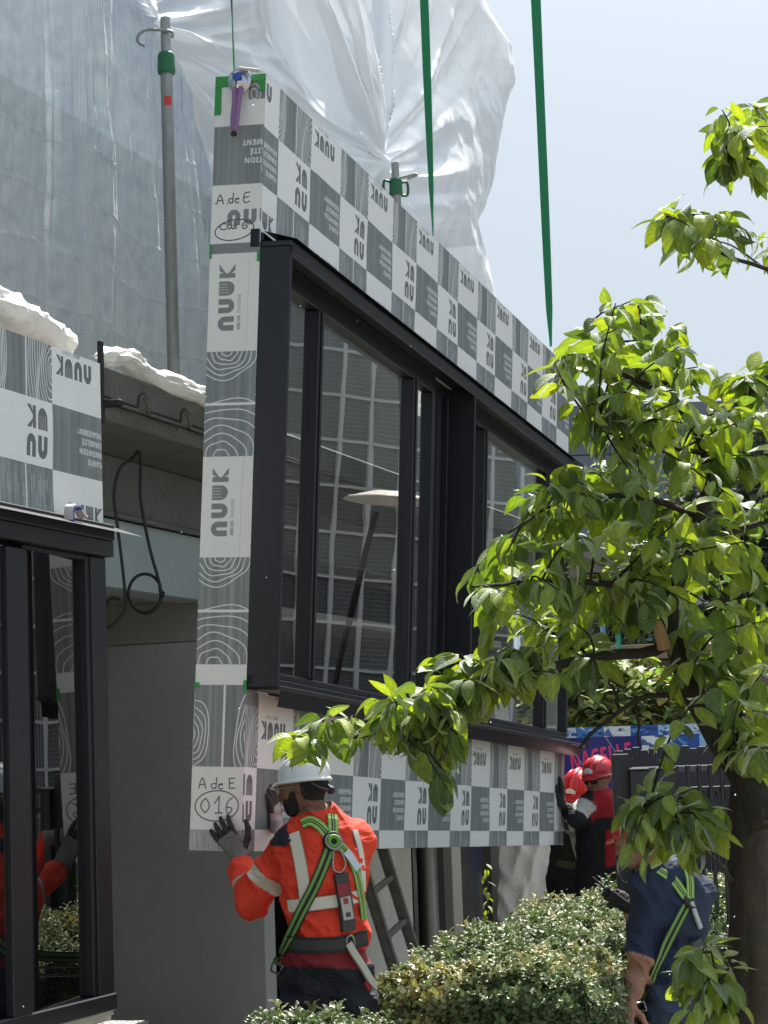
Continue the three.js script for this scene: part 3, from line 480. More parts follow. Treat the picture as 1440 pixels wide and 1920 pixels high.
// ------------------------------------------------------------------ behind: fences, banner, houses
M.fence = phys(lin(0.018, 0.021, 0.024), 0.45);
M.rail = phys(lin(0.09, 0.1, 0.11), 0.4);
{ // near gate leaf: posts, rails and bars
  const d = 12.0, o = thing('metal_fence', 'dark metal fence with box posts beside the person in blue', 'fence', 'dark metal fences', V(0, -0.3, -d));
  const X = (px, py = 1600) => at(px, py, d).x, top = 2.03;
  part('post', cbox(0.085, top, 0.085, X(1170), top / 2, 0), M.fence, o);
  for (const px of [1202, 1252]) part('post', merged([cbox(0.1, top - 0.09, 0.1, X(px), (top - 0.09) / 2, 0.05), cbox(0.106, 0.012, 0.106, X(px), top - 0.084, 0.05)]), M.fence, o);
  for (const [y, h] of [[top - 0.09, 0.035], [top - 0.2, 0.03], [top - 1.1, 0.03], [0.2, 0.04]]) part('rail', cbox(0.9, h, 0.03, X(1190) + 0.45, y, 0), y > top - 0.15 ? M.rail : M.fence, o);
  for (let k = 0; k < 15; k++) part('bar', cbox(0.02, top - 0.16 + 0.07 * (k > 3), 0.02, X(1275 + k * 21), (top - 0.1) / 2 + 0.06, 0.028), M.fence, o);
}
{ // farther fence of close slats
  const d = 15.2, o = thing('slat_fence', 'dark fence of close upright slats in front of the banner', 'fence', 'dark metal fences', V(0, -0.3, -d));
  const X = (px, py = 1420) => at(px, py, d).x;
  for (let k = 0; k < 24; k++) part('slat', cbox(0.05, 2.06 + 0.02 * (k % 3), 0.02, X(1162 + k * 15.4), 1.03, 0), M.fence, o);
  part('rail', cbox(1.6, 0.05, 0.03, X(1166) + 0.8, 1.75, -0.03), M.rail, o); part('rail', cbox(1.6, 0.05, 0.03, X(1166) + 0.8, 0.5, -0.03), M.fence, o);
}
{ // printed hoarding banner
  const d = 22, o = thing('hoarding_banner', 'long blue and purple printed banner behind the fence', 'banner', null, V(0, -0.3, -d));
  const a = at(1030, 1366, d), b = at(1480, 1362, d), w = b.x - a.x, h = 1.4, top = a.y + 0.3;
  const t = canvasTex(1024, 512, (g, W, H) => {
    g.fillStyle = '#2c2a7c'; g.fillRect(0, 0, W, H);
    const tileDraw = (x, y, w, h, k) => { g.save(); g.beginPath(); g.rect(x, y, w, h); g.clip(); g.fillStyle = ['#b9d3ea', '#3f7fc4', '#dbe6ee', '#2455a8', '#8fbce0'][k % 5]; g.fillRect(x, y, w, h); for (let q = 0; q < 7; q++) { g.fillStyle = ['#1e3f8f', '#f0f5fa', '#2a2e52', '#6fa6d8', '#173a7a'][(k + q) % 5]; g.globalAlpha = 0.75; g.beginPath(); const cx = x + rnd() * w, cy = y + rnd() * h; g.moveTo(cx, cy); for (let e = 0; e < 4; e++) g.lineTo(cx + rr(-0.4, 0.4) * w, cy + rr(-0.5, 0.5) * h); g.fill(); } g.globalAlpha = 1; g.restore(); };
    for (let k = 0; k < 9; k++) tileDraw(k * 116, 0, 114, 36, k);
    for (let k = 0; k < 6; k++) tileDraw(390 + k * 124, 38, 122, 62, k + 2);
    g.strokeStyle = '#dfe6f4'; g.lineWidth = 2; g.beginPath(); g.moveTo(60, 38); g.lineTo(150, 150); g.moveTo(240, 38); g.lineTo(300, 120); g.stroke();
    g.fillStyle = '#ee3f74'; g.save(); g.translate(84, 158); g.rotate(-0.13); g.scale(0.78, 1.15); g.font = 'bold 82px sans-serif'; g.fillText('NACELLE', 0, 0); g.restore();
  });
  part('print', sheet((i, j) => V(a.x + i * w, top - h + j * h, 0.06 * N3(i * 6, j * 1.5, 2)), 60, 12), std(0xffffff, 0.6, { map: t }), o);
  for (let k = 0; k < 5; k++) part('post', cbox(0.06, top, 0.06, a.x + w * k / 4, top / 2, -0.09), M.galv, o);
}
{ // far grey building
  const d = 46, a = at(1000, 763, d), b = at(1560, 763, d), hgt = a.y + 0.3, w = b.x - a.x;
  const o = thing('grey_building', 'plain blue-grey clad building rising beyond the tree', 'building', null, V(a.x, -0.3, -d));
  const m = std(lin(0.16, 0.19, 0.235), 0.75, { map: scaled(dirtMap, 0.1) });
  const rows = Math.floor(hgt / 1.05); for (let r = 0; r < rows; r++) for (let k = 0; k < 4; k++) part('cladding_panel', span(k * w / 4 + 0.01, (k + 1) * w / 4 - 0.01, hgt - (r + 1) * 1.05 + 0.02, hgt - r * 1.05, -0.06, 0, 0.01), m, o);
  part('wall', span(0, w, 0, hgt - 0.05, -8, -0.07), m, o);
}
{ // brick and timber annex seen below the crown
  const d = 30, a = at(1165, 1366, d), o = thing('timber_annex', 'timber-framed annex with grey posts and reddish brick infill', 'building', null, V(a.x, -0.3, -d));
  const brick = std(lin(0.28, 0.1, 0.06), 0.9, { map: scaled(concreteMap, 2) }), wood = std(lin(0.3, 0.22, 0.15), 0.8, { map: scaled(dirtMap, 1) }), grey = std(lin(0.3, 0.29, 0.28), 0.85);
  part('infill_wall', span(0, 3.4, 0, 3.3, -0.4, -0.1), std(lin(0.2, 0.17, 0.14), 0.9), o);
  for (const [x, w] of [[0.02, 0.2], [0.36, 0.12], [1.5, 0.22], [2.4, 0.2]]) part('timber_post', span(x, x + w, 0, 3.3, -0.1, 0.05), wood, o);
  part('pillar', span(0.72, 1.15, 0, 4.2, -0.1, 0.12), grey, o);
  for (let k = 0; k < 5; k++) part('brick_course', span(1.16, 1.49, 1.9 + k * 0.16, 2.03 + k * 0.16, -0.1, 0.0), brick, o);
  part('roof_beam', span(-0.1, 3.5, 3.31, 3.5, -0.6, 0.2), wood, o);
}
for (const [px, c, label] of [[1137, lin(0.16, 0.28, 0.5), 'pale blue slender mast behind the shrubs'], [1165, lin(0.03, 0.3, 0.22), 'turquoise slender mast behind the shrubs']]) {
  const p = at(px, 1320, 28); single('mast', tube([V(p.x, -0.3, p.z), V(p.x, 4.6, p.z)], 0.035, 10), std(c, 0.5), label, 'mast', 'slender masts');
}
// ------------------------------------------------------------------ across the street, seen in the window glass
{
  const P0 = hw(1.6, 1.6, 0), dir = V(0.62, 0, -0.785).normalize(), c = P0.clone().addScaledVector(dir, 19); c.y = -0.3;
  const n = V(-0.84, 0, 0.54).normalize(), q = quatOf(V(0, 1, 0).cross(n), V(0, 1, 0), n);
  const o = thing('glazed_building', 'glazed building with a pale window grid reflected in the panel windows', 'building', null, c, q);
  const louvre = tex(16, 256, (u, v) => { const q = v * 9 % 1; return q < 0.18 ? 1 : q < 0.3 ? 0.35 : 0.68; }), pw = 0.48, ph = 0.62, pane = phys(lin(0.26, 0.275, 0.27), 0.35, { map: louvre }), pane2 = phys(lin(0.36, 0.38, 0.37), 0.35, { map: louvre }), fr = std(lin(0.82, 0.82, 0.8), 0.6);
  const nx = 26, ny = 17, x0 = -nx * pw / 2, y0 = 0.9;
  part('wall', span(x0 - 3, -x0 + 3, 0, y0, -4, -0.1), std(lin(0.25, 0.25, 0.24), 0.9), o);
  part('attic', span(x0 - 3, -x0 + 3, y0 + ny * ph, y0 + ny * ph + 0.6, -4, 0.05), std(lin(0.3, 0.3, 0.3), 0.9), o);
  part('core', span(x0 - 3, -x0 + 3, y0, y0 + ny * ph, -4, -0.1), std(lin(0.25, 0.25, 0.25), 0.9), o);
  const pg = new THREE.BoxGeometry(pw - 0.06, ph - 0.06, 0.02), lg = cbox(pw - 0.1, 0.02, 0.03, 0, 0, 0, 0.003);
  for (let i = 0; i < nx; i++) for (let j = 0; j < ny; j++) { const m = part('pane', pg, (i * 7 + j * 3) % 5 ? pane : pane2, o); m.position.set(x0 + (i + 0.5) * pw, y0 + (j + 0.5) * ph, -0.04); }
  for (let i = 0; i <= nx; i++) part('upright', span(x0 + i * pw - 0.03, x0 + i * pw + 0.03, y0, y0 + ny * ph, -0.05, 0.02), fr, o);
  for (let j = 0; j <= ny; j++) part('transom', span(x0, -x0, y0 + j * ph - 0.02, y0 + j * ph + 0.02, -0.045, 0.015), fr, o);
  const lp = V(4.06, 3.74, -17.85), l = thing('street_lamp', 'street lamp with a wide white disc shade mirrored in the windows', 'street lamp', null, V(lp.x + 0.5, -0.3, lp.z + 0.2)), hh = lp.y + 0.3;
  part('pole', tube([V(0, 0, 0), V(-0.1, hh * 0.5, 0), V(-0.42, hh - 0.1, -0.1)], [0.05, 0.035, 0.025], 12), M.black, l);
  part('shade', new THREE.LatheGeometry([[0.01, 0.09], [0.16, 0.075], [0.34, 0.025], [0.4, -0.005], [0.34, -0.015], [0.01, 0.0]].map(p => new THREE.Vector2(...p)), 32).translate(-0.5, hh, -0.2), std(lin(0.8, 0.77, 0.7), 0.6), l);
}
// ------------------------------------------------------------------ people: distance fields meshed as one surface each
const smin = (a, b, k) => { const h = Math.max(k - Math.abs(a - b), 0) / k; return Math.min(a, b) - h * h * k * 0.25; };
// a bone: tapered capsule, optionally flattened along an axis; returns the signed distance
function bone(a, b, ra, rb, o = {}) {
  const ab = b.clone().sub(a), L2 = Math.max(1e-9, ab.lengthSq()), ax = o.axis, s2 = (o.flat ?? 1) ** 2 - 1;
  return { ...o, a, b, ab, d(x, y, z) {
    const px = x - a.x, py = y - a.y, pz = z - a.z; let t = (px * ab.x + py * ab.y + pz * ab.z) / L2; t = t < 0 ? 0 : t > 1 ? 1 : t; this.t = t;
    const vx = px - ab.x * t, vy = py - ab.y * t, vz = pz - ab.z * t; let q = vx * vx + vy * vy + vz * vz;
    if (ax) { const e = vx * ax.x + vy * ax.y + vz * ax.z; q += s2 * e * e; }
    return Math.sqrt(q) - (ra + (rb - ra) * t);
  } };
}
function field(bones, k, fold) {
  return (x, y, z) => { let d = 1e9; for (const b of bones) { const e = b.d(x, y, z); d = b.cut ? Math.max(d, -e) : smin(d, e, b.k ?? k); } if (fold && d < 0.05 && d > -0.05) d -= fold(x, y, z); return d; };
}
function netMesh(f, lo, hi, h, colorOf) {
  const n = [0, 1, 2].map(k => Math.ceil((hi.getComponent(k) - lo.getComponent(k)) / h) + 1), [nx, ny, nz] = n, val = new Float32Array(nx * ny * nz), B = 6;
  for (let bz = 0; bz < nz; bz += B) for (let by = 0; by < ny; by += B) for (let bx = 0; bx < nx; bx += B) {
    const c = f(lo.x + (bx + B / 2) * h, lo.y + (by + B / 2) * h, lo.z + (bz + B / 2) * h), far = Math.abs(c) > B * h * 1.75 + 0.02;
    for (let k = bz; k < Math.min(nz, bz + B); k++) for (let j = by; j < Math.min(ny, by + B); j++) for (let i = bx; i < Math.min(nx, bx + B); i++) val[(k * ny + j) * nx + i] = far ? c : f(lo.x + i * h, lo.y + j * h, lo.z + k * h);
  }
  const id = new Int32Array(nx * ny * nz).fill(-1), pos = [], idx = [], at3 = (i, j, k) => (k * ny + j) * nx + i;
  for (let k = 0; k < nz - 1; k++) for (let j = 0; j < ny - 1; j++) for (let i = 0; i < nx - 1; i++) {
    let m = 0; for (let c = 0; c < 8; c++) if (val[at3(i + (c & 1), j + (c >> 1 & 1), k + (c >> 2))] < 0) m |= 1 << c; if (m === 0 || m === 255) continue;
    let sx = 0, sy = 0, sz = 0, q = 0;
    for (let c = 0; c < 8; c++) for (const e of [1, 2, 4]) if (!(c & e) && ((m >> c & 1) !== (m >> (c | e) & 1))) {
      const d = c | e, va = val[at3(i + (c & 1), j + (c >> 1 & 1), k + (c >> 2))], vb = val[at3(i + (d & 1), j + (d >> 1 & 1), k + (d >> 2))], t = va / (va - vb);
      sx += (c & 1) + (e === 1 ? t : 0); sy += (c >> 1 & 1) + (e === 2 ? t : 0); sz += (c >> 2) + (e === 4 ? t : 0); q++;
    }
    id[at3(i, j, k)] = pos.length / 3; pos.push(lo.x + (i + sx / q) * h, lo.y + (j + sy / q) * h, lo.z + (k + sz / q) * h);
  }
  const quad = (a, b, c, d, fl) => { if (a < 0 || b < 0 || c < 0 || d < 0) return; fl ? idx.push(a, b, c, a, c, d) : idx.push(a, c, b, a, d, c); };
  for (let k = 1; k < nz - 1; k++) for (let j = 1; j < ny - 1; j++) for (let i = 1; i < nx - 1; i++) {
    const v = val[at3(i, j, k)] < 0;
    if (v !== val[at3(i + 1, j, k)] < 0) quad(id[at3(i, j - 1, k - 1)], id[at3(i, j, k - 1)], id[at3(i, j, k)], id[at3(i, j - 1, k)], v);
    if (v !== val[at3(i, j + 1, k)] < 0) quad(id[at3(i - 1, j, k - 1)], id[at3(i - 1, j, k)], id[at3(i, j, k)], id[at3(i, j, k - 1)], v);
    if (v !== val[at3(i, j, k + 1)] < 0) quad(id[at3(i - 1, j - 1, k)], id[at3(i, j - 1, k)], id[at3(i, j, k)], id[at3(i - 1, j, k)], v);
  }
  const nor = [], col = [], e = h * 0.5;
  for (let p = 0; p < pos.length; p += 3) {
    const x = pos[p], y = pos[p + 1], z = pos[p + 2], g = V(f(x + e, y, z) - f(x - e, y, z), f(x, y + e, z) - f(x, y - e, z), f(x, y, z + e) - f(x, y, z - e)).normalize(); nor.push(g.x, g.y, g.z);
    if (colorOf) col.push(...colorOf(V(x, y, z), g));
  }
  const g = new THREE.BufferGeometry(); g.setAttribute('position', new THREE.Float32BufferAttribute(pos, 3)); g.setAttribute('normal', new THREE.Float32BufferAttribute(nor, 3));
  if (colorOf) g.setAttribute('color', new THREE.Float32BufferAttribute(col, 3)); const uv = []; for (let p = 0; p < pos.length; p += 3) uv.push(pos[p] + 0.6 * pos[p + 2], pos[p + 1]); g.setAttribute('uv', new THREE.Float32BufferAttribute(uv, 2)); g.setIndex(idx); return g;
}
const nearest = (bones, p) => { let m = 1e9, r = null; for (const b of bones) { if (b.cut) continue; const d = b.d(p.x, p.y, p.z); if (d < m) { m = d; r = b; r.tt = b.t; } } return r; };
const bounds = (bones, pad) => { const lo = V(1e9, 1e9, 1e9), hi = V(-1e9, -1e9, -1e9); for (const b of bones) for (const q of [b.a, b.b]) { lo.min(q); hi.max(q); } return [lo.subScalar(pad), hi.addScalar(pad)]; };
M.cloth = std(0xffffff, 0.82, { vertexColors: true, bumpMap: scaled(crinkleBump, 2.2), bumpScale: 0.013 });
M.skinlike = std(0xffffff, 0.6, { vertexColors: true });
M.webbing = std(0xffffff, 0.7, { vertexColors: true });
const GLOVE = [0.022, 0.024, 0.026], GLOVE2 = [0.14, 0.14, 0.135];
// a hand: c = palm centre, f = direction of the fingers, n = out of the back of the hand, s = +1/-1 thumb side, all world
function hand(c, f, n, s, size, curl, spread, color, back, wrist) {
  f = f.clone().normalize(); n = n.clone().addScaledVector(f, -n.dot(f)).normalize(); const r = f.clone().cross(n).multiplyScalar(s), z = size, B = [];
  const P = (a, b, d) => c.clone().addScaledVector(f, a * z).addScaledVector(r, b * z).addScaledVector(n, d * z);
  for (const q of [-0.026, -0.009, 0.009, 0.026]) B.push(bone(P(-0.045, q * 0.8, 0), P(0.04, q, 0), 0.0175 * z, 0.015 * z, { k: 0.014, color: back }));
  [[-0.033, 0.062], [-0.0115, 0.072], [0.0115, 0.077], [0.033, 0.068]].forEach(([q, len], i) => { // little finger first, thumb side last
    let a = P(0.038, q, 0), ang = 0; const sp = q * spread;
    [0.45, 0.32, 0.27].forEach((w, j) => { ang += curl * (0.3 + 0.3 * j) * (1 + 0.12 * Math.sin(i * 2 + j)); const d = f.clone().multiplyScalar(Math.cos(ang)).addScaledVector(n, -Math.sin(ang)).addScaledVector(r, sp).normalize(), b = a.clone().addScaledVector(d, len * w * z * 1.1); B.push(bone(a, b, (0.0105 - 0.0009 * j) * z, (0.0098 - 0.0011 * j) * z, { k: 0.006, color })); a = b; });
  });
  { let a = P(-0.03, 0.03, -0.004); [[0.55, 0.75, -0.1, 0.04], [0.8, 0.55, -0.12, 0.034], [0.95, 0.25, -0.15, 0.026]].forEach(([x, y, w, l], j) => { const d = f.clone().multiplyScalar(x).addScaledVector(r, y).addScaledVector(n, w).normalize(), b = a.clone().addScaledVector(d, l * z * 1.1); B.push(bone(a, b, (0.0135 - 0.0014 * j) * z, (0.012 - 0.0014 * j) * z, { k: 0.01, color })); a = b; }); }
  if (wrist) B.push(bone(wrist, P(-0.035, 0, 0), 0.03 * z, 0.027 * z, { k: 0.02, color: back, axis: n, flat: 1.25 }));
  return B;
}
// a head looking along f; returns bones and a colouring
function headBones(c, f, up, z, skin, o = {}) {
  f = f.clone().normalize(); up = up.clone().addScaledVector(f, -up.dot(f)).normalize(); const r = f.clone().cross(up);
  const P = (a, b, d) => c.clone().addScaledVector(f, a * z).addScaledVector(up, b * z).addScaledVector(r, d * z);
  const B = [bone(P(-0.03, 0.03, 0), P(0.025, 0.035, 0), 0.083 * z, 0.078 * z, { k: 0.03 }), bone(P(0.03, 0.01, 0), P(0.05, -0.05, 0), 0.066 * z, 0.045 * z, { k: 0.04 }), bone(P(0.058, -0.082, 0.012), P(0.058, -0.082, -0.012), 0.027 * z, 0.027 * z, { k: 0.035 }),
    bone(P(0.098, 0.012, 0), P(0.119, -0.024, 0), 0.0085 * z, 0.0135 * z, { k: 0.014 }), bone(P(0.094, -0.051, 0.012), P(0.094, -0.051, -0.012), 0.0085 * z, 0.0085 * z, { k: 0.012 }), bone(P(0.09, 0.022, 0.035), P(0.09, 0.022, -0.035), 0.012 * z, 0.012 * z, { k: 0.02 })];
  for (const s of [-1, 1]) { B.push(bone(P(-0.012, -0.012, s * 0.077), P(-0.016, 0.02, s * 0.08), 0.012 * z, 0.017 * z, { k: 0.01, axis: r, flat: 2.0 }), bone(P(0.045, -0.02, s * 0.042), P(0.06, -0.03, s * 0.038), 0.028 * z, 0.024 * z, { k: 0.03 })); }
  for (const s of [-1, 1]) B.push(bone(P(0.108, 0.004, s * 0.033), P(0.112, 0.002, s * 0.03), 0.011 * z, 0.011 * z, { cut: true }));
  const colorOf = p => { const q = p.clone().sub(c).divideScalar(z), a = q.dot(f), b = q.dot(up), d = Math.abs(q.dot(r)), n = 0.9 + 0.25 * N3(p.x * 60, p.y * 60, p.z * 60);
    if (o.beard && a > 0.012 && b < -0.038 + Math.max(0, d - 0.05) * 1.1 * sstep(0.07, 0.03, a) + 0.012 * N3(p.x * 70, p.y * 70, 1) && !(a > 0.1 && d < 0.02 && b > -0.062 && b < -0.043)) return o.beard.map(v => v * n);
    if (o.hair && (b > 0.055 || (a < -0.018 && b > -0.055 + 0.3 * Math.max(0, a + 0.05)) || (a < 0.012 && a > -0.04 && b > 0.03))) return o.hair.map(v => v * n);
    if (Math.abs(b - 0.004) < 0.007 && d > 0.018 && d < 0.045 && a > 0.07) return d > 0.026 && d < 0.037 ? [0.02, 0.015, 0.012] : [0.4, 0.38, 0.36];
    if (Math.abs(b - 0.024) < 0.006 && d > 0.014 && d < 0.05 && a > 0.06 && o.hair) return o.hair;
    if (a > 0.094 && Math.abs(b + 0.051) < 0.009 && d < 0.022) return [skin[0] * 0.8, skin[1] * 0.6, skin[2] * 0.6];
    return skin.map(v => v * n); };
  return { B, colorOf, P, f, up, r };
}
// helmet: dome with ribs, peak and rim, in the head's own frame
function helmet(parent, H, z, color, o = {}) {
  const { P, f, up, r } = H, tilt = o.tilt ?? 0, q = new THREE.Quaternion().setFromAxisAngle(r, tilt), F = f.clone().applyQuaternion(q), Up = up.clone().applyQuaternion(q), c = P(-0.008, 0.052, 0), inv = 1 / z;
  const fld = (x, y, zz) => {
    const px = (x - c.x) * inv, py = (y - c.y) * inv, pz = (zz - c.z) * inv, a = px * F.x + py * F.y + pz * F.z, b = px * Up.x + py * Up.y + pz * Up.z, d = px * r.x + py * r.y + pz * r.z;
    const rib = 0.008 * sstep(0.022, 0.012, Math.abs(d)) + 0.004 * sstep(0.014, 0.006, Math.abs(Math.abs(d) - 0.055));
    const R = Math.sqrt((a / 0.122) ** 2 + (b / 0.112) ** 2 + (d / 0.108) ** 2); let dome = (R - 1) * 0.105 - rib * sstep(-0.02, 0.05, b);
    dome = Math.max(dome, -(b + 0.022 + 0.0)); // open below
    const ap = a - (a > 0 ? 0 : 0), Rr = Math.sqrt((a / (a > 0 ? 0.168 : 0.128)) ** 2 + (d / 0.117) ** 2), rim = Math.max((Rr - 1) * 0.11, Math.abs(b + 0.018 + (a > 0.1 ? (a - 0.1) * 0.25 : 0)) - 0.0045);
    let v = smin(dome, rim, 0.012); const Ri = Math.sqrt((a / 0.11) ** 2 + (b / 0.1) ** 2 + (d / 0.096) ** 2); v = Math.max(v, -((Ri - 1) * 0.095)); return v * z * 0.8;
  };
  const m = part('helmet', netMesh(fld, c.clone().subScalar(0.2 * z), c.clone().addScalar(0.2 * z), 0.0045 * z * (o.cell ?? 1)), phys(lin(...color), 0.35, { clearcoat: 0.5, clearcoatRoughness: 0.2 }), parent);
  const W = (a, b, d) => c.clone().addScaledVector(F, a * z).addScaledVector(Up, b * z).addScaledVector(r, d * z);
  if (o.badge) part('badge', sheet((i, j) => { const a = mix(-0.34, 0.34, i), b = mix(0.1, 0.42, j), w = (0.6 + 0.4 * Math.cos((i - 0.5) * 3)) ; return W(0.139 * Math.cos(a) * Math.cos(b * w), 0.118 * Math.sin(b * w), 0.112 * Math.sin(a)); }, 10, 5), M.white, m);
  if (o.back) part('ratchet', merged([tube(curve([W(-0.06, -0.03, 0.09), W(-0.1, -0.06, 0.075), W(-0.118, -0.07, 0), W(-0.1, -0.06, -0.075), W(-0.06, -0.03, -0.09)], 20), 0.009 * z, 7), new THREE.SphereGeometry(0.02 * z, 12, 8).translate(...W(-0.125, -0.07, 0))]), M.black, m);
  return m;
}
function glasses(parent, H, z, dark) {
  const { P } = H, g = [];
  for (const s of [-1, 1]) { g.push(tube(curve([P(0.118, 0.02, s * 0.012), P(0.116, 0.022, s * 0.045), P(0.105, 0.0, s * 0.057), P(0.114, -0.014, s * 0.03), P(0.12, 0.0, s * 0.012), P(0.118, 0.02, s * 0.012)], 24), 0.0022 * z, 5, false), tube([P(0.108, 0.016, s * 0.057), P(0.06, 0.014, s * 0.078), P(-0.02, 0.012, s * 0.088)], 0.0026 * z, 5)); }
  g.push(tube([P(0.119, 0.008, -0.012), P(0.121, 0.012, 0), P(0.119, 0.008, 0.012)], 0.0022 * z, 5));
  const m = part('glasses', merged(g), dark ? M.black : M.steel, parent);
  for (const s of [-1, 1]) part('lens', sheet((i, j) => P(0.119 - 0.02 * i * i, mix(-0.014, 0.02, j), s * mix(0.012, 0.056, i)), 5, 4), dark ? phys(lin(0.008, 0.006, 0.006), 0.08) : phys(lin(0.85, 0.9, 0.92), 0.0, { transmission: 1, thickness: 0 }), m);
}
// point of a body's surface under a sight line, and its facing
function onBody(f, px, py, d0) {
  const dir = sight(px, py), L = dir.length(), D = dir.clone().divideScalar(L), o = camera.position.clone().addScaledVector(dir, d0); let t = 0;
  for (let k = 0; k < 90; k++) { const p = o.clone().addScaledVector(D, t), v = f(p.x, p.y, p.z); if (v < 0.0008) break; t += Math.max(0.0015, v * 0.7); if (t > 1.6) break; }
  const p = o.addScaledVector(D, Math.min(t, 1.6)), e = 0.012, n = V(f(p.x + e, p.y, p.z) - f(p.x - e, p.y, p.z), f(p.x, p.y + e, p.z) - f(p.x, p.y - e, p.z), f(p.x, p.y, p.z + e) - f(p.x, p.y, p.z - e)).normalize();
  return [p, n];
}
function strapOn(f, path, d0, width, stripes, off = 0.002, thick = 0.003) {
  const c = new THREE.CatmullRomCurve3(path.map(([x, y]) => V(x, y, 0))), n = Math.max(10, path.length * 7), hit = c.getSpacedPoints(n).map(q => onBody(f, q.x, q.y, d0));
  const P = hit.map(h => h[0].clone().addScaledVector(h[1], off)), Nn = hit.map((h, i) => { const v = V(0, 0, 0); for (let k = -2; k <= 2; k++) v.add(hit[Math.min(n, Math.max(0, i + k))][1]); return v.normalize(); });
  for (let it = 0; it < 2; it++) for (let i = 1; i < n; i++) { const mid = P[i - 1].clone().add(P[i + 1]).multiplyScalar(0.5); const d = mid.sub(P[i]); if (d.dot(Nn[i]) > 0) P[i].addScaledVector(d, 0.5); }
  return band(P, Nn, width, thick, stripes);
}
const LIME = [0.30, 0.52, 0.13], LIME2 = [0.15, 0.32, 0.07], INKC = [0.012, 0.014, 0.014];
const HARNESS = [[0, 0.08, LIME2], [0.08, 0.32, LIME], [0.32, 0.44, INKC], [0.44, 0.54, LIME], [0.54, 0.68, INKC], [0.68, 0.92, LIME], [0.92, 1, LIME2]];
const HARNESS2 = [[0, 0.12, INKC], [0.12, 0.36, LIME2], [0.36, 0.62, INKC], [0.62, 0.88, LIME2], [0.88, 1, INKC]];
const CREAM = [[0, 0.06, [0.3, 0.28, 0.25]], [0.06, 0.94, [0.66, 0.62, 0.52]], [0.94, 1, [0.3, 0.28, 0.25]]];
const foldNoise = (amp, fr) => (x, y, z) => amp * (1 - 2.6 * Math.abs(N3(x * fr * 0.7 + 0.4 * y * fr, y * fr * 1.5, z * fr * 0.7))) + amp * 0.5 * Math.max(-1, 1 - 4 * Math.abs(N3((0.75 * x + 0.65 * y) * fr * 2.7 + 3, (0.7 * y - 0.7 * x) * fr * 0.8, z * fr))) + amp * 0.25 * N3(x * fr * 3, y * fr * 3, z * fr * 3);

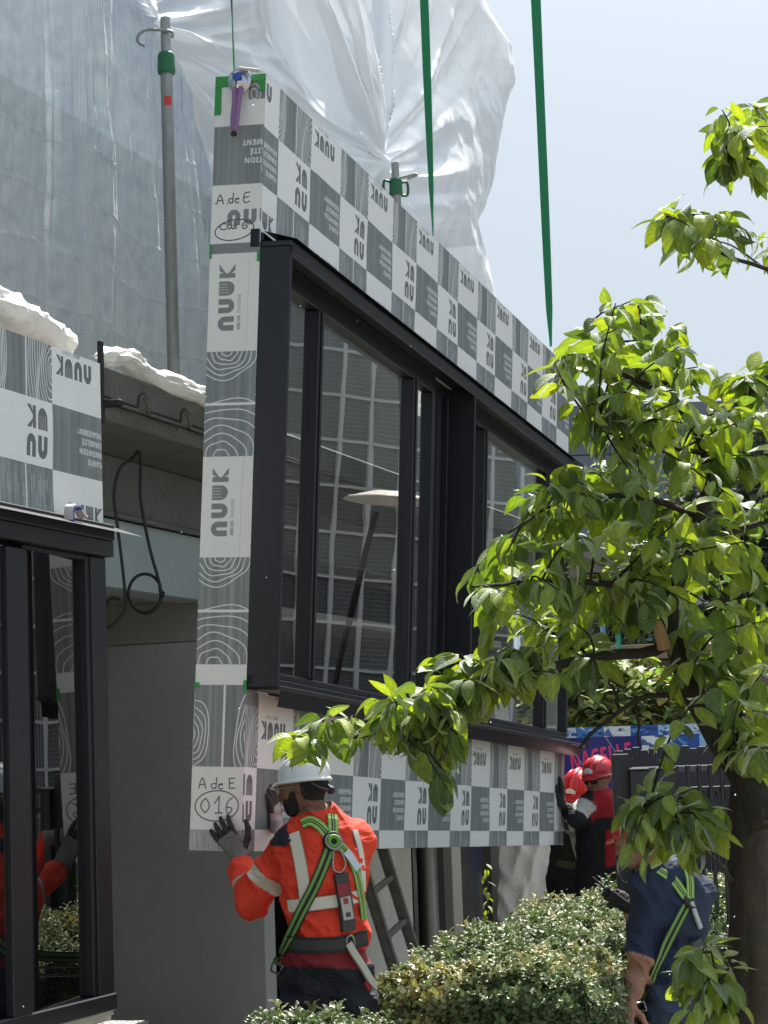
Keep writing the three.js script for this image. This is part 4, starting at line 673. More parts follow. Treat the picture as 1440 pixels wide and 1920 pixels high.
// ------------------------------------------------------------------ 1: person in orange-red hi-vis pushing the panel
{
  const D = 9.12, J = (x, y, d = D) => at(x, y, d), fwd = V(-0.42, 0, -0.9).normalize(), ORANGE = [0.80, 0.052, 0.018], NAVY = [0.014, 0.016, 0.024], MAROON = [0.22, 0.012, 0.02];
  const root = thing('person', 'person in orange-red hi-vis top and white helmet pushing the panel', 'person', null, V(J(612, 1800).x, 0, -D));
  const G = part('body', new THREE.BufferGeometry(), M.cloth, root); const inv = p => p.sub(root.position);
  const sh = { l: J(546, 1584, D), r: J(664, 1580, D + 0.1) }, el = J(474, 1684, D + 0.07), wl = J(452, 1621, D + 0.29), er = J(626, 1650, D + 0.36), wr = J(531, 1562, D + 0.40);
  const palmL = onPlane(441, 1588, hw(0, 0, 0), Hu).addScaledVector(Hu, -0.022), palmR = onPlane(507, 1532, hw(0, 0, 0), Hn).addScaledVector(Hn, 0.024);
  const legL = [J(572, 1840, D), V(J(556, 1850).x, 0.5, -D + 0.1), V(J(556, 1850).x + 0.01, 0.08, -D - 0.05)], legR = [J(655, 1840, D + 0.02), V(J(668, 1850).x, 0.5, -D + 0.02), V(J(668, 1850).x, 0.08, -D + 0.12)];
  const B = [
    bone(J(607, 1592), J(608, 1640), 0.155, 0.168, { axis: fwd, flat: 1.55, tag: 'top' }), bone(J(608, 1640), J(612, 1745), 0.168, 0.160, { axis: fwd, flat: 1.5, tag: 'top' }), bone(J(612, 1745), J(614, 1800), 0.163, 0.172, { axis: fwd, flat: 1.4, tag: 'hip' }),
    bone(sh.l, J(606, 1572, D + 0.03), 0.068, 0.1, { axis: fwd, flat: 1.2, tag: 'top' }), bone(J(606, 1572, D + 0.03), sh.r, 0.1, 0.072, { axis: fwd, flat: 1.2, tag: 'top' }), bone(J(604, 1566, D + 0.02), J(586, 1518, D + 0.01), 0.068, 0.056, { tag: 'neck' }),
    bone(sh.l, el, 0.071, 0.058, { tag: 'armUp' }), bone(el, wl.clone().lerp(el, 0.12), 0.057, 0.044, { tag: 'armLow' }), bone(sh.r, er, 0.07, 0.056, { tag: 'armUp' }), bone(er, wr.clone().lerp(er, 0.1), 0.054, 0.041, { tag: 'armLow' }),
    bone(legL[0], legL[1], 0.1, 0.072, { tag: 'leg' }), bone(legL[1], legL[2], 0.07, 0.055, { tag: 'leg' }), bone(legR[0], legR[1], 0.1, 0.075, { tag: 'leg' }), bone(legR[1], legR[2], 0.072, 0.055, { tag: 'leg' }),
    bone(legL[2].clone().setY(0.05), legL[2].clone().setY(0.045).addScaledVector(fwd, 0.17), 0.052, 0.042, { tag: 'boot' }), bone(legR[2].clone().setY(0.05), legR[2].clone().setY(0.045).addScaledVector(fwd, 0.17), 0.052, 0.042, { tag: 'boot' }),
  ];
  const fold = foldNoise(0.015, 5.2), F = field(B, 0.05, fold), skin = [0.2, 0.1, 0.062], skinG = [0.3, 0.17, 0.12];
  const stripe = [0.64, 0.60, 0.50];
  const colorOf = p => { const b = nearest(B, p), q = px2(p), n = 0.92 + 0.16 * N3(p.x * 9, p.y * 9, p.z * 9), m = c => c.map(v => v * n);
    if (b.tag === 'boot') return [0.02, 0.018, 0.016]; if (b.tag === 'leg') return m(NAVY); if (b.tag === 'neck') return b.tt > 0.62 ? m(skin) : b.tt > 0.4 ? NAVY : m(ORANGE);
    if (b.tag === 'armUp') return b.tt > 0.52 && b.tt < 0.72 ? stripe : b.tt < 0.1 && q.y < 1588 && b.a === sh.l ? NAVY : m(ORANGE); if (b.tag === 'armLow') return b.tt > 0.28 && b.tt < 0.42 ? [0.42, 0.36, 0.36] : m(ORANGE);
    const yy = q.y - 0.03 * (q.x - 612); if (yy > 1815) return m(NAVY); if (yy > 1778) return m(MAROON); return m(ORANGE); };
  function px2(p) { const q = p.clone().project(camera); return { x: (q.x + 1) * 720, y: (1 - q.y) * 960 }; }
  const [lo, hi] = bounds(B, 0.21), body = netMesh(F, lo, hi, 0.0068, colorOf);
  const Z = 0.92, H = headBones(J(570, 1481, D), V(-0.93, -0.10, -0.34), V(-0.03, 1, -0.06), Z, skin, { beard: [0.012, 0.009, 0.008], hair: [0.008, 0.007, 0.007] });
  const HB = [...H.B, bone(J(602, 1555, D + 0.02), J(578, 1500, D), 0.058, 0.056, { k: 0.03 })], head = netMesh(field(HB, 0.02), ...bounds(HB, 0.11), 0.0042, H.colorOf);
  const hb1 = hand(palmL, V(-0.52, 0.8, -0.1), Hu.clone().negate(), 1, 1.08, 0.28, 4.5, GLOVE, GLOVE2, wl), hb2 = hand(palmR, Hv.clone().addScaledVector(Hu, -0.35), Hn, 1, 1.08, 0.2, 4, [0.05, 0.045, 0.045], [0.36, 0.31, 0.3], wr);
  const handMesh = (h, w, e) => netMesh(field([...h, bone(w, w.clone().lerp(e, 0.16), 0.034, 0.036, { k: 0.02, color: skinG })], 0.012), ...bounds(h, 0.06), 0.0042, p => nearest(h, p).color);
  G.geometry = mergeGeometries([body, head, handMesh(hb1, wl, el), handMesh(hb2, wr, er)]); G.geometry.translate(-root.position.x, -root.position.y, -root.position.z);
  // clothing and gear, placed on the back
  const gear = new THREE.Group(), local = g => g.translate(-root.position.x, -root.position.y, -root.position.z), put = (n, g, m, par = root) => part(n, local(g), m, par);
  const Fs = (q => (x, y, z) => q(x, y, z) - 0.011)(field(B, 0.05)), S = (path, w, st, off, th) => strapOn(Fs, path, D - 0.5, w, st, off, th);
  put('reflective_stripe', S([[551, 1562], [560, 1600], [567, 1640], [572, 1675], [573, 1696]], 0.05, CREAM), M.webbing); put('reflective_stripe', S([[541, 1699], [570, 1697], [610, 1692], [650, 1686], [674, 1679]], 0.052, CREAM), M.webbing); put('reflective_stripe', S([[664, 1556], [674, 1590], [679, 1630], [680, 1672]], 0.035, CREAM), M.webbing);
  put('shoulder_patch', S([[526, 1578], [534, 1572], [543, 1567]], 0.05, [[0, 1, [0.01, 0.012, 0.022]]]), M.webbing);
  const hs = [[[[622, 1528], [624, 1548], [623, 1572]], 0.045], [[[567, 1546], [582, 1540], [600, 1550], [616, 1570]], 0.042]];
  for (const [pth, w] of hs) put('harness_strap', S(pth, w, HARNESS, 0.005), M.webbing);
  put('harness_strap', S([[620, 1584], [607, 1620], [590, 1660], [568, 1705], [545, 1755], [520, 1808]], 0.047, HARNESS2, 0.006), M.webbing); put('harness_strap', S([[632, 1580], [650, 1600], [664, 1628], [672, 1660], [677, 1690], [681, 1725]], 0.036, HARNESS, 0.005), M.webbing);
  put('label_tag', S([[646, 1597], [656, 1610], [668, 1630]], 0.034, [[0, 1, [0.55, 0.62, 0.68]]], 0.011), M.webbing);
  put('waist_belt', S([[540, 1768], [570, 1772], [612, 1772], [650, 1768], [686, 1758]], 0.062, [[0, 0.2, INKC], [0.2, 0.8, [0.035, 0.037, 0.033]], [0.8, 1, INKC]], 0.006), M.webbing);
  { const [p, n] = onBody(F, 623, 1578, D - 0.5), q = new THREE.Quaternion().setFromUnitVectors(V(0, 0, 1), n); const pl = put('back_plate', new THREE.CylinderGeometry(0.038, 0.042, 0.012, 20).rotateX(Math.PI / 2).applyQuaternion(q).translate(...p.clone().addScaledVector(n, 0.01)), M.black);
    part('ring', new THREE.TorusGeometry(0.032, 0.005, 8, 24).rotateX(-0.3).applyQuaternion(q).translate(...p.clone().addScaledVector(n, 0.02).sub(root.position)), M.steel, pl);
    part('green_loop', new THREE.TorusGeometry(0.02, 0.009, 8, 18).applyQuaternion(q).translate(...p.clone().addScaledVector(n, 0.02).sub(root.position)), std(lin(...LIME2), 0.7), pl); }
  const cb = [[622, 1596], [624, 1630], [635, 1636], [643, 1625], [642, 1608], [634, 1594]].map(([x, y]) => { const [p, n] = onBody(F, x, y, D - 0.5); return p.addScaledVector(n, 0.016); });
  put('carabiner', tube(curve([...cb, cb[0]], 40), 0.0045, 7), M.steel);
  const pk = put('shock_pack', S([[636, 1638], [640, 1665], [645, 1700], [650, 1746]], 0.058, [[0, 1, [0.05, 0.05, 0.048]]], 0.014, 0.011), M.webbing);
  part('red_label', local(S([[637, 1655], [639, 1668], [641, 1678]], 0.052, [[0, 1, [0.25, 0.03, 0.035]]], 0.026, 0.002)), M.webbing, pk); part('white_label', local(S([[641, 1680], [644, 1700], [648, 1725]], 0.046, [[0, 1, [0.42, 0.41, 0.38]]], 0.026, 0.002)), M.webbing, pk); part('label_print', local(S([[641, 1683], [643, 1695]], 0.02, [[0, 1, [0.3, 0.04, 0.04]]], 0.029, 0.001)), M.webbing, pk); part('label_print', local(S([[646, 1712], [647, 1720]], 0.02, [[0, 1, [0.05, 0.05, 0.05]]], 0.029, 0.001)), M.webbing, pk);
  put('lanyard', S([[650, 1768], [662, 1790], [676, 1812], [690, 1836], [700, 1850]], 0.03, [[0, 1, [0.5, 0.48, 0.42]]], 0.012, 0.006), M.webbing);
  { const p = [[646, 1757], [655, 1752], [663, 1762], [658, 1774], [647, 1772]].map(([x, y]) => { const [a, n] = onBody(F, x, y, D - 0.5); return a.addScaledVector(n, 0.014); }); put('belt_ring', tube(curve([...p, p[0]], 30), 0.005, 7), M.steel); }
  { const p = [[512, 1803], [508, 1820], [522, 1828], [530, 1812], [513, 1803]].map(([x, y]) => { const [a, n] = onBody(F, Math.max(x, 523), y, D - 0.5); return at(x, y, -a.z - 0.015); }); put('leg_buckle', tube(p, 0.005, 6), M.steel); }
  { const b = S([[686, 1838], [692, 1852]], 0.035, [[0, 1, [0.35, 0.01, 0.02]]], 0.008); put('trouser_flash', b, M.webbing); }
  const L = { P: (a, b, d) => H.P(a, b, d).sub(root.position), f: H.f, up: H.up, r: H.r };
  helmet(root, L, Z * 0.95, [0.74, 0.76, 0.77], { back: true, tilt: 0.02 }); glasses(root, L, Z, false);
}
// ------------------------------------------------------------------ 2: person in blue with a remote control
function person(root, B, F, head, hands, cell, colorOf) {
  const [lo, hi] = bounds(B, 0.2), list = [netMesh(F, lo, hi, cell, colorOf), ...head, ...hands], g = mergeGeometries(list); g.translate(-root.position.x, -root.position.y, -root.position.z); part('body', g, M.cloth, root);
}
{
  const D = 9.8, J = (x, y, d = D) => at(x, y, d), fwd = V(-0.75, 0, -0.66).normalize(), BLUE = [0.011, 0.023, 0.058], JEAN = [0.035, 0.055, 0.10], skin = [0.36, 0.19, 0.13], gy = -0.3;
  const root = thing('person', 'person in navy sweater, jeans and green harness behind the leaves', 'person', null, V(J(1262, 1850).x, gy, -D));
  const shl = J(1214, 1672, D - 0.07), shr = J(1304, 1676, D + 0.13), el = J(1204, 1792, D - 0.12), wl = J(1182, 1868, D - 0.17), er = J(1226, 1760, D + 0.3), wr = J(1185, 1708, D + 0.26);
  const foreDir = wl.clone().sub(el).normalize(), kl = V(J(1236, 1900).x, 0.12, -D + 0.05), kr = V(J(1292, 1900).x, 0.12, -D - 0.06);
  const B = [bone(J(1262, 1672), J(1266, 1730), 0.145, 0.158, { axis: fwd, flat: 1.4, tag: 'top' }), bone(J(1266, 1730), J(1272, 1850), 0.158, 0.15, { axis: fwd, flat: 1.35, tag: 'top' }), bone(J(1272, 1850), J(1270, 1900), 0.152, 0.155, { axis: fwd, flat: 1.3, tag: 'leg' }),
    bone(shl, J(1256, 1652), 0.072, 0.09, { tag: 'top' }), bone(J(1256, 1652), shr, 0.09, 0.075, { tag: 'top' }), bone(J(1250, 1650), J(1226, 1610), 0.062, 0.055, { tag: 'neck' }),
    bone(shl, el, 0.07, 0.057, { tag: 'armL' }), bone(el, wl, 0.05, 0.03, { tag: 'fore' }), bone(shr, er, 0.068, 0.055, { tag: 'top' }), bone(er, wr, 0.05, 0.03, { tag: 'fore' }),
    bone(J(1245, 1905), kl, 0.098, 0.07, { tag: 'leg' }), bone(kl, V(kl.x, gy + 0.06, kl.z - 0.08), 0.068, 0.055, { tag: 'leg' }), bone(J(1292, 1905), kr, 0.098, 0.07, { tag: 'leg' }), bone(kr, V(kr.x + 0.03, gy + 0.06, kr.z + 0.05), 0.068, 0.055, { tag: 'leg' }),
    bone(V(kl.x, gy + 0.05, kl.z - 0.08), V(kl.x, gy + 0.045, kl.z - 0.08).addScaledVector(fwd, 0.16), 0.05, 0.042, { tag: 'boot' }), bone(V(kr.x + 0.03, gy + 0.05, kr.z + 0.05), V(kr.x + 0.03, gy + 0.045, kr.z + 0.05).addScaledVector(fwd, 0.16), 0.05, 0.042, { tag: 'boot' })];
  const F = field(B, 0.05, foldNoise(0.013, 5.5));
  const colorOf = p => { const b = nearest(B, p), n = 0.9 + 0.2 * N3(p.x * 10, p.y * 10, p.z * 10), m = c => c.map(v => v * n); return b.tag === 'leg' ? m(JEAN) : b.tag === 'boot' ? [0.02, 0.018, 0.016] : b.tag === 'neck' && b.tt > 0.5 ? m(skin) : p.clone().sub(el).dot(foreDir) > 0.012 && ((b.tag === 'fore' && b.a === el) || b.tag === 'armL') ? m(skin) : b.tag === 'fore' && b.a === er ? m(skin) : m(BLUE); };
  const Z = 0.95, H = headBones(J(1200, 1578), V(-0.85, -0.2, -0.48), V(-0.16, 1, -0.05), Z, skin, { hair: [0.02, 0.014, 0.01] }), HB = [...H.B, bone(J(1240, 1635), J(1216, 1598), 0.056, 0.054, { k: 0.03 })];
  const h1 = hand(J(1172, 1902, D - 0.18), V(-0.2, -1, -0.05), V(-0.3, 0, 0.95), -1, 1.05, 0.75, 2, skin, skin, wl), h2 = hand(J(1176, 1694, D + 0.25), V(-0.7, 0.4, -0.3), V(0.2, 0.3, 0.9), 1, 1.0, 1.2, 1.5, [0.02, 0.02, 0.02], [0.02, 0.02, 0.02], wr);
  const hm = h => netMesh(field(h, 0.012), ...bounds(h, 0.06), 0.0045, p => nearest(h, p).color);
  person(root, B, F, [netMesh(field(HB, 0.02), ...bounds(HB, 0.11), 0.0048, H.colorOf)], [hm(h1), hm(h2)], 0.008, colorOf);
  const put = (n, g, m, par = root) => part(n, g.translate(-root.position.x, -root.position.y, -root.position.z), m, par), Fs = (q => (x, y, z) => q(x, y, z) - 0.009)(field(B, 0.05)), S = (path, w, st, off, th) => strapOn(Fs, path, D - 0.7, w, st, off, th);
  put('harness_strap', S([[1285, 1622], [1292, 1650], [1293, 1684]], 0.042, HARNESS, 0.004), M.webbing); put('harness_strap', S([[1236, 1632], [1262, 1650], [1278, 1672], [1290, 1690]], 0.04, HARNESS, 0.004), M.webbing);
  put('harness_strap', S([[1288, 1695], [1270, 1730], [1245, 1780], [1222, 1830], [1205, 1880]], 0.046, HARNESS2, 0.004), M.webbing);
  { const [p, n] = onBody(F, 1292, 1692, D - 0.7), q = new THREE.Quaternion().setFromUnitVectors(V(0, 0, 1), n); put('back_plate', new THREE.CylinderGeometry(0.034, 0.038, 0.012, 18).rotateX(Math.PI / 2).applyQuaternion(q).translate(...p.addScaledVector(n, 0.008)), M.black); }
  put('carabiner', S([[1292, 1692], [1300, 1715], [1309, 1740]], 0.02, [[0, 1, [0.45, 0.46, 0.46]]], 0.014, 0.005), M.webbing);
  put('shock_pack', S([[1300, 1762], [1308, 1790], [1312, 1815]], 0.055, [[0, 1, [0.06, 0.065, 0.07]]], 0.01, 0.01), M.webbing);
  { const p = [[1190, 1882], [1208, 1878], [1212, 1894], [1194, 1898], [1190, 1882]].map(([x, y]) => { const [a, n] = onBody(F, Math.max(1208, x), y, D - 0.7); return at(x, y, -a.z - 0.03); }); put('leg_buckle', tube(p, 0.006, 6), M.steel); }
  helmet(root, { P: (a, b, d) => H.P(a, b, d).sub(root.position), f: H.f, up: H.up, r: H.r }, Z, [0.5, 0.02, 0.025], { tilt: 0.05 });
  const c = J(1160, 1690, D + 0.25), o = thing('radio_handset', 'black radio handset with an antenna held above the hedge', 'radio', null, c);
  part('case', merged([cbox(0.055, 0.12, 0.035, 0, 0, 0, 0.008), cbox(0.05, 0.02, 0.03, 0.0, 0.07, 0, 0.004)]).rotateZ(0.9), M.black, o); part('antenna', tube([V(-0.03, 0.03, 0), V(-0.11, 0.11, 0)], [0.006, 0.004], 7), M.black, o); part('knob', new THREE.CylinderGeometry(0.008, 0.008, 0.02, 12).rotateZ(0.9).translate(-0.055, 0.015, 0), M.black, o);
}
// ------------------------------------------------------------------ 3 and 4: two people with red helmets at the far end
{
  const D = 15.72, J = (x, y, d = D) => at(x, y, d), BLK = [0.014, 0.014, 0.017], RED = [0.42, 0.015, 0.022], skin = [0.34, 0.18, 0.13], fwd = V(-0.65, 0, 0.76).normalize();
  const mk = (label, x0, jt) => thing('person', label, 'person', null, V(J(x0, 1650, jt).x, 0, -jt));
  { // sunglasses, arm out to the panel
    const root = mk('person in black and red jacket and sunglasses steadying the panel end', 1132, D), palm2 = onPlane(1047, 1494, hw(0, 0, 0), Hn).addScaledVector(Hn, 0.022);
    const shl = J(1103, 1512, D - 0.05), shr = J(1149, 1514, D + 0.1), el = J(1084, 1534, D - 0.12), wl = J(1062, 1518, D - 0.03), hip = J(1121, 1640), er = J(1159, 1580, D), wr = J(1151, 1630, D - 0.1);
    const B = [bone(J(1125, 1520), J(1123, 1570), 0.15, 0.165, { axis: fwd, flat: 1.4, tag: 'top' }), bone(J(1123, 1570), J(1121, 1650), 0.165, 0.17, { axis: fwd, flat: 1.35, tag: 'top' }), bone(shl, J(1126, 1508), 0.075, 0.1, { tag: 'sh' }), bone(J(1126, 1508), shr, 0.1, 0.075, { tag: 'sh' }), bone(J(1125, 1502), J(1121, 1478), 0.06, 0.055, { tag: 'neck' }),
      bone(shl, el, 0.075, 0.062, { tag: 'up' }), bone(el, wl, 0.058, 0.045, { tag: 'low' }), bone(shr, er, 0.075, 0.06, { tag: 'up2' }), bone(er, wr, 0.056, 0.045, { tag: 'low' }),
      bone(J(1111, 1665), V(J(1107, 1700).x, 0.48, -D), 0.1, 0.075, { tag: 'leg' }), bone(V(J(1107, 1700).x, 0.48, -D), V(J(1107, 1700).x, 0.07, -D), 0.072, 0.06, { tag: 'leg' }), bone(J(1136, 1665), V(J(1141, 1700).x, 0.48, -D), 0.1, 0.075, { tag: 'leg' }), bone(V(J(1141, 1700).x, 0.48, -D), V(J(1141, 1700).x, 0.07, -D), 0.072, 0.06, { tag: 'leg' }),
      bone(V(J(1107, 1700).x, 0.05, -D), V(J(1107, 1700).x - 0.1, 0.045, -D + 0.12), 0.05, 0.045, { tag: 'leg' }), bone(V(J(1141, 1700).x, 0.05, -D), V(J(1141, 1700).x - 0.1, 0.045, -D + 0.12), 0.05, 0.045, { tag: 'leg' })];
    const F = field(B, 0.05, foldNoise(0.006, 6));
    const col = p => { const b = nearest(B, p), q = p.clone().project(camera), x = (q.x + 1) * 720, y = (1 - q.y) * 960; if (b.tag === 'neck' && b.tt > 0.5) return skin; if (b.tag === 'up') return b.tt < 0.15 ? RED : p.y > shl.y - 0.11 + 0 * x && b.tt < 0.95 && p.y > mix(shl.y, el.y, b.tt) - 0.005 ? [0.62, 0.6, 0.58] : b.tt < 0.7 ? RED : BLK; if (b.tag === 'up2') return RED; if ((b.tag === 'sh' || b.tag === 'top') && y < 1533 && x > 1112) return RED; if (b.tag === 'top' && x > 1136 && y > 1556 && y < 1625) return RED; return BLK; };
    const H = headBones(J(1122, 1462), V(-0.62, -0.12, 0.78), V(0, 1, 0), 0.97, skin), hb = hand(palm2, Hv.clone().addScaledVector(Hu, 0.15), Hn.clone(), -1, 1.08, 0.2, 4, GLOVE, GLOVE, wl), h2 = hand(J(1148, 1642, D - 0.12), V(-0.2, -1, 0), V(0, 0, 1), 1, 1.05, 0.8, 2, GLOVE, GLOVE, wr);
    const hm = h => netMesh(field(h, 0.012), ...bounds(h, 0.06), 0.006, p => nearest(h, p).color);
    person(root, B, F, [netMesh(field([...H.B, bone(J(1125, 1500), J(1123, 1478), 0.058, 0.056, { k: 0.03 })], 0.02), ...bounds(H.B, 0.12), 0.006, H.colorOf)], [hm(hb), hm(h2)], 0.012, col);
    const L = { P: (a, b, d) => H.P(a, b, d).sub(root.position), f: H.f, up: H.up, r: H.r }; helmet(root, L, 1.0, [0.55, 0.02, 0.03], { badge: true, cell: 1.3 }); glasses(root, L, 0.97, true);
  }
  { // stooping
    const D2 = 16.2, root = mk('person stooping with head lowered under a red helmet at the panel end', 1075, D2), K = (x, y, d = D2) => at(x, y, d);
    const shl = K(1062, 1528, D2 + 0.02), shr = K(1106, 1524, D2 + 0.08), el = K(1050, 1572, D2 + 0.05), wl = K(1072, 1555, D2 - 0.16), er = K(1112, 1570, D2 + 0.02), wr = K(1090, 1548, D2 - 0.16);
    const B = [bone(K(1084, 1530), K(1076, 1580), 0.14, 0.155, { axis: fwd, flat: 1.35, tag: 'top' }), bone(K(1076, 1580), K(1064, 1636), 0.155, 0.155, { axis: fwd, flat: 1.3, tag: 'top' }), bone(shl, shr, 0.085, 0.085, { tag: 'top' }), bone(K(1084, 1520), K(1085, 1492, D2 - 0.08), 0.06, 0.055, { tag: 'neck' }), bone(shl, el, 0.07, 0.056, { tag: 'arm' }), bone(el, wl, 0.054, 0.042, { tag: 'arm' }), bone(shr, er, 0.07, 0.056, { tag: 'arm2' }), bone(er, wr, 0.054, 0.042, { tag: 'arm2' }),
      bone(K(1052, 1650), V(K(1046, 1700).x, 0.48, -D2), 0.1, 0.078, { tag: 'leg' }), bone(V(K(1046, 1700).x, 0.48, -D2), V(K(1046, 1700).x, 0.07, -D2), 0.074, 0.06, { tag: 'leg' }), bone(K(1078, 1650), V(K(1082, 1700).x, 0.48, -D2), 0.1, 0.078, { tag: 'leg' }), bone(V(K(1082, 1700).x, 0.48, -D2), V(K(1082, 1700).x, 0.07, -D2), 0.074, 0.06, { tag: 'leg' }),
      bone(V(K(1046, 1700).x, 0.05, -D2), V(K(1046, 1700).x - 0.06, 0.045, -D2 + 0.14), 0.05, 0.045, { tag: 'leg' }), bone(V(K(1082, 1700).x, 0.05, -D2), V(K(1082, 1700).x - 0.06, 0.045, -D2 + 0.14), 0.05, 0.045, { tag: 'leg' })];
    const F = field(B, 0.05, foldNoise(0.006, 6)), col = p => { const b = nearest(B, p); return b.tag === 'neck' ? skin : b.tag === 'top' && p.y > 1.32 ? RED : b.tag === 'arm2' || (b.tag === 'arm' && b.tt < 0.5) ? RED : BLK; };
    const H = headBones(K(1084, 1484, D2 - 0.06), V(-0.45, -0.5, 0.74), V(0, 1, 0.3), 0.97, skin), hm = h => netMesh(field(h, 0.012), ...bounds(h, 0.06), 0.006, p => nearest(h, p).color);
    const h1 = hand(K(1078, 1552, D2 - 0.2), V(0.4, 0.6, 0.4), V(-0.3, 0.2, 0.9), 1, 1.0, 0.9, 2, GLOVE2, GLOVE2, wl), h2 = hand(K(1084, 1550, D2 - 0.2), V(-0.4, 0.6, 0.4), V(0.3, 0.2, 0.9), -1, 1.0, 0.9, 2, GLOVE2, GLOVE2, wr);
    person(root, B, F, [netMesh(field([...H.B, bone(K(1084, 1520), K(1084, 1495, D2 - 0.06), 0.058, 0.056, { k: 0.03 })], 0.02), ...bounds(H.B, 0.12), 0.006, H.colorOf)], [hm(h1), hm(h2)], 0.012, col);
    const put = (n, g, m) => part(n, g.translate(-root.position.x, -root.position.y, -root.position.z), m, root);
    put('waist_belt', strapOn(F, [[1046, 1618], [1062, 1622], [1080, 1622], [1092, 1618]], D2 - 0.6, 0.05, [[0, 1, [0.06, 0.065, 0.04]]], 0.006), M.webbing);
    put('lanyard', strapOn(F, [[1070, 1545], [1074, 1570], [1080, 1595], [1086, 1618]], D2 - 0.6, 0.035, [[0, 1, [0.3, 0.3, 0.29]]], 0.01), M.webbing);
    const L = { P: (a, b, d) => H.P(a, b, d).sub(root.position), f: H.f, up: H.up, r: H.r }; helmet(root, L, 1.0, [0.55, 0.02, 0.03], { badge: true, cell: 1.3, tilt: 0.0 }); glasses(root, L, 0.97, true);
  }
}
// ------------------------------------------------------------------ foliage
function leafGeo(len, wid, droop, foldA, col, ph, curl = 0) { // base at the origin, along +z, face up +y
  const n = 6, pos = [], idx = [], c = [], uv = [];
  for (let i = 0; i <= n; i++) {
    const t = i / n, w = wid * Math.pow(Math.sin(Math.PI * Math.pow(t, 0.85)), 0.8) * (t > 0.75 ? 1 - 0.35 * (t - 0.75) / 0.25 : 1) * (i === n ? 0 : 1) + 0.0006, a = droop * t, z = len * (a > 0.01 ? Math.sin(a) / droop : t), y = -len * (1 - Math.cos(a)) / Math.max(droop, 0.01);
    for (const s of [-1, -0.5, 0, 0.5, 1]) { const wv = 0.004 * Math.sin(t * 9 + s * 2 + ph) * Math.abs(s); pos.push(s * w * Math.cos(foldA) + curl * w * t, y + Math.abs(s) * w * Math.sin(foldA) * (1 - 0.5 * Math.abs(s)) + wv, z); uv.push(s * 0.5 + 0.5, t); const v = (s === 0 ? 1.25 : 1) * (0.93 + 0.14 * Math.sin(t * 14 + Math.abs(s) * 5 + ph)); c.push(col[0] * v, col[1] * v, col[2] * v); }
  }
  for (let i = 0; i < n; i++) for (let s = 0; s < 4; s++) { const a = i * 5 + s; idx.push(a, a + 5, a + 1, a + 1, a + 5, a + 6); }
  return fromTris(pos, uv, c, idx);
}
const vein = (u, v) => { const a = Math.abs(u - 0.5) * 2, q = Math.abs(((v * 7.5 - a * 1.5 + 20) % 1) - 0.5), m = Math.max(0, 1 - a * 14), s = Math.max(0, 1 - q * 9) * (1 - 0.6 * a); return Math.max(m, s * 0.7); };
const leafBump = tex(128, 128, (u, v) => 0.65 - 0.5 * vein(u, v) + 0.12 * N3(u * 18, v * 18, 1), false), leafMap = tex(128, 128, (u, v) => { const g = 0.9 + 0.1 * vein(u, v) + 0.1 * N3(u * 7, v * 7, 3) + 0.06 * N3(u * 25, v * 25, 5); return [g, g * 0.99, g * 0.94]; });
const leafMat = new THREE.MeshPhysicalMaterial({ vertexColors: true, map: leafMap, bumpMap: leafBump, bumpScale: 0.0025, roughness: 0.9, transmission: 0.62, thickness: 0, clearcoat: 0.5, clearcoatRoughness: 0.18, side: THREE.DoubleSide });
const TINTS = [[0.31, 0.45, 0.016], [0.20, 0.33, 0.016], [0.44, 0.57, 0.018], [0.11, 0.205, 0.016], [0.36, 0.49, 0.018]];
const leafKinds = []; for (let k = 0; k < 15; k++) leafKinds.push(leafGeo(1, 0.215 + 0.035 * (k % 3), 0.35 + 0.45 * (k % 4), 0.12 + 0.17 * (k % 3), TINTS[k % 5], k, 0.12 * ((k % 5) - 2)));
function leafMatrix(p, axis, up, size) { const z = axis.clone().normalize(), x = up.clone().cross(z).normalize(), y = z.clone().cross(x), m = new THREE.Matrix4().makeBasis(x, y, z); m.scale(V(size, size, size)); m.setPosition(p); return m; }
const barkMap = tex(256, 512, (u, v) => { const g = 0.62 + 0.35 * tile(u, v, 7, 4, 3) + (tile(u, v, 24, 2, 8) > 0.25 ? 0.14 : 0); return [g, g * 0.95, g * 0.88]; });
M.bark = std(lin(0.085, 0.072, 0.06), 0.92, { map: scaled(barkMap, 3, 1.5), bumpMap: scaled(concreteBump, 4), bumpScale: 0.008 });
M.barkPale = std(lin(0.2, 0.185, 0.16), 0.92, { map: scaled(barkMap, 2.5, 1.2), bumpMap: scaled(concreteBump, 3), bumpScale: 0.006 });
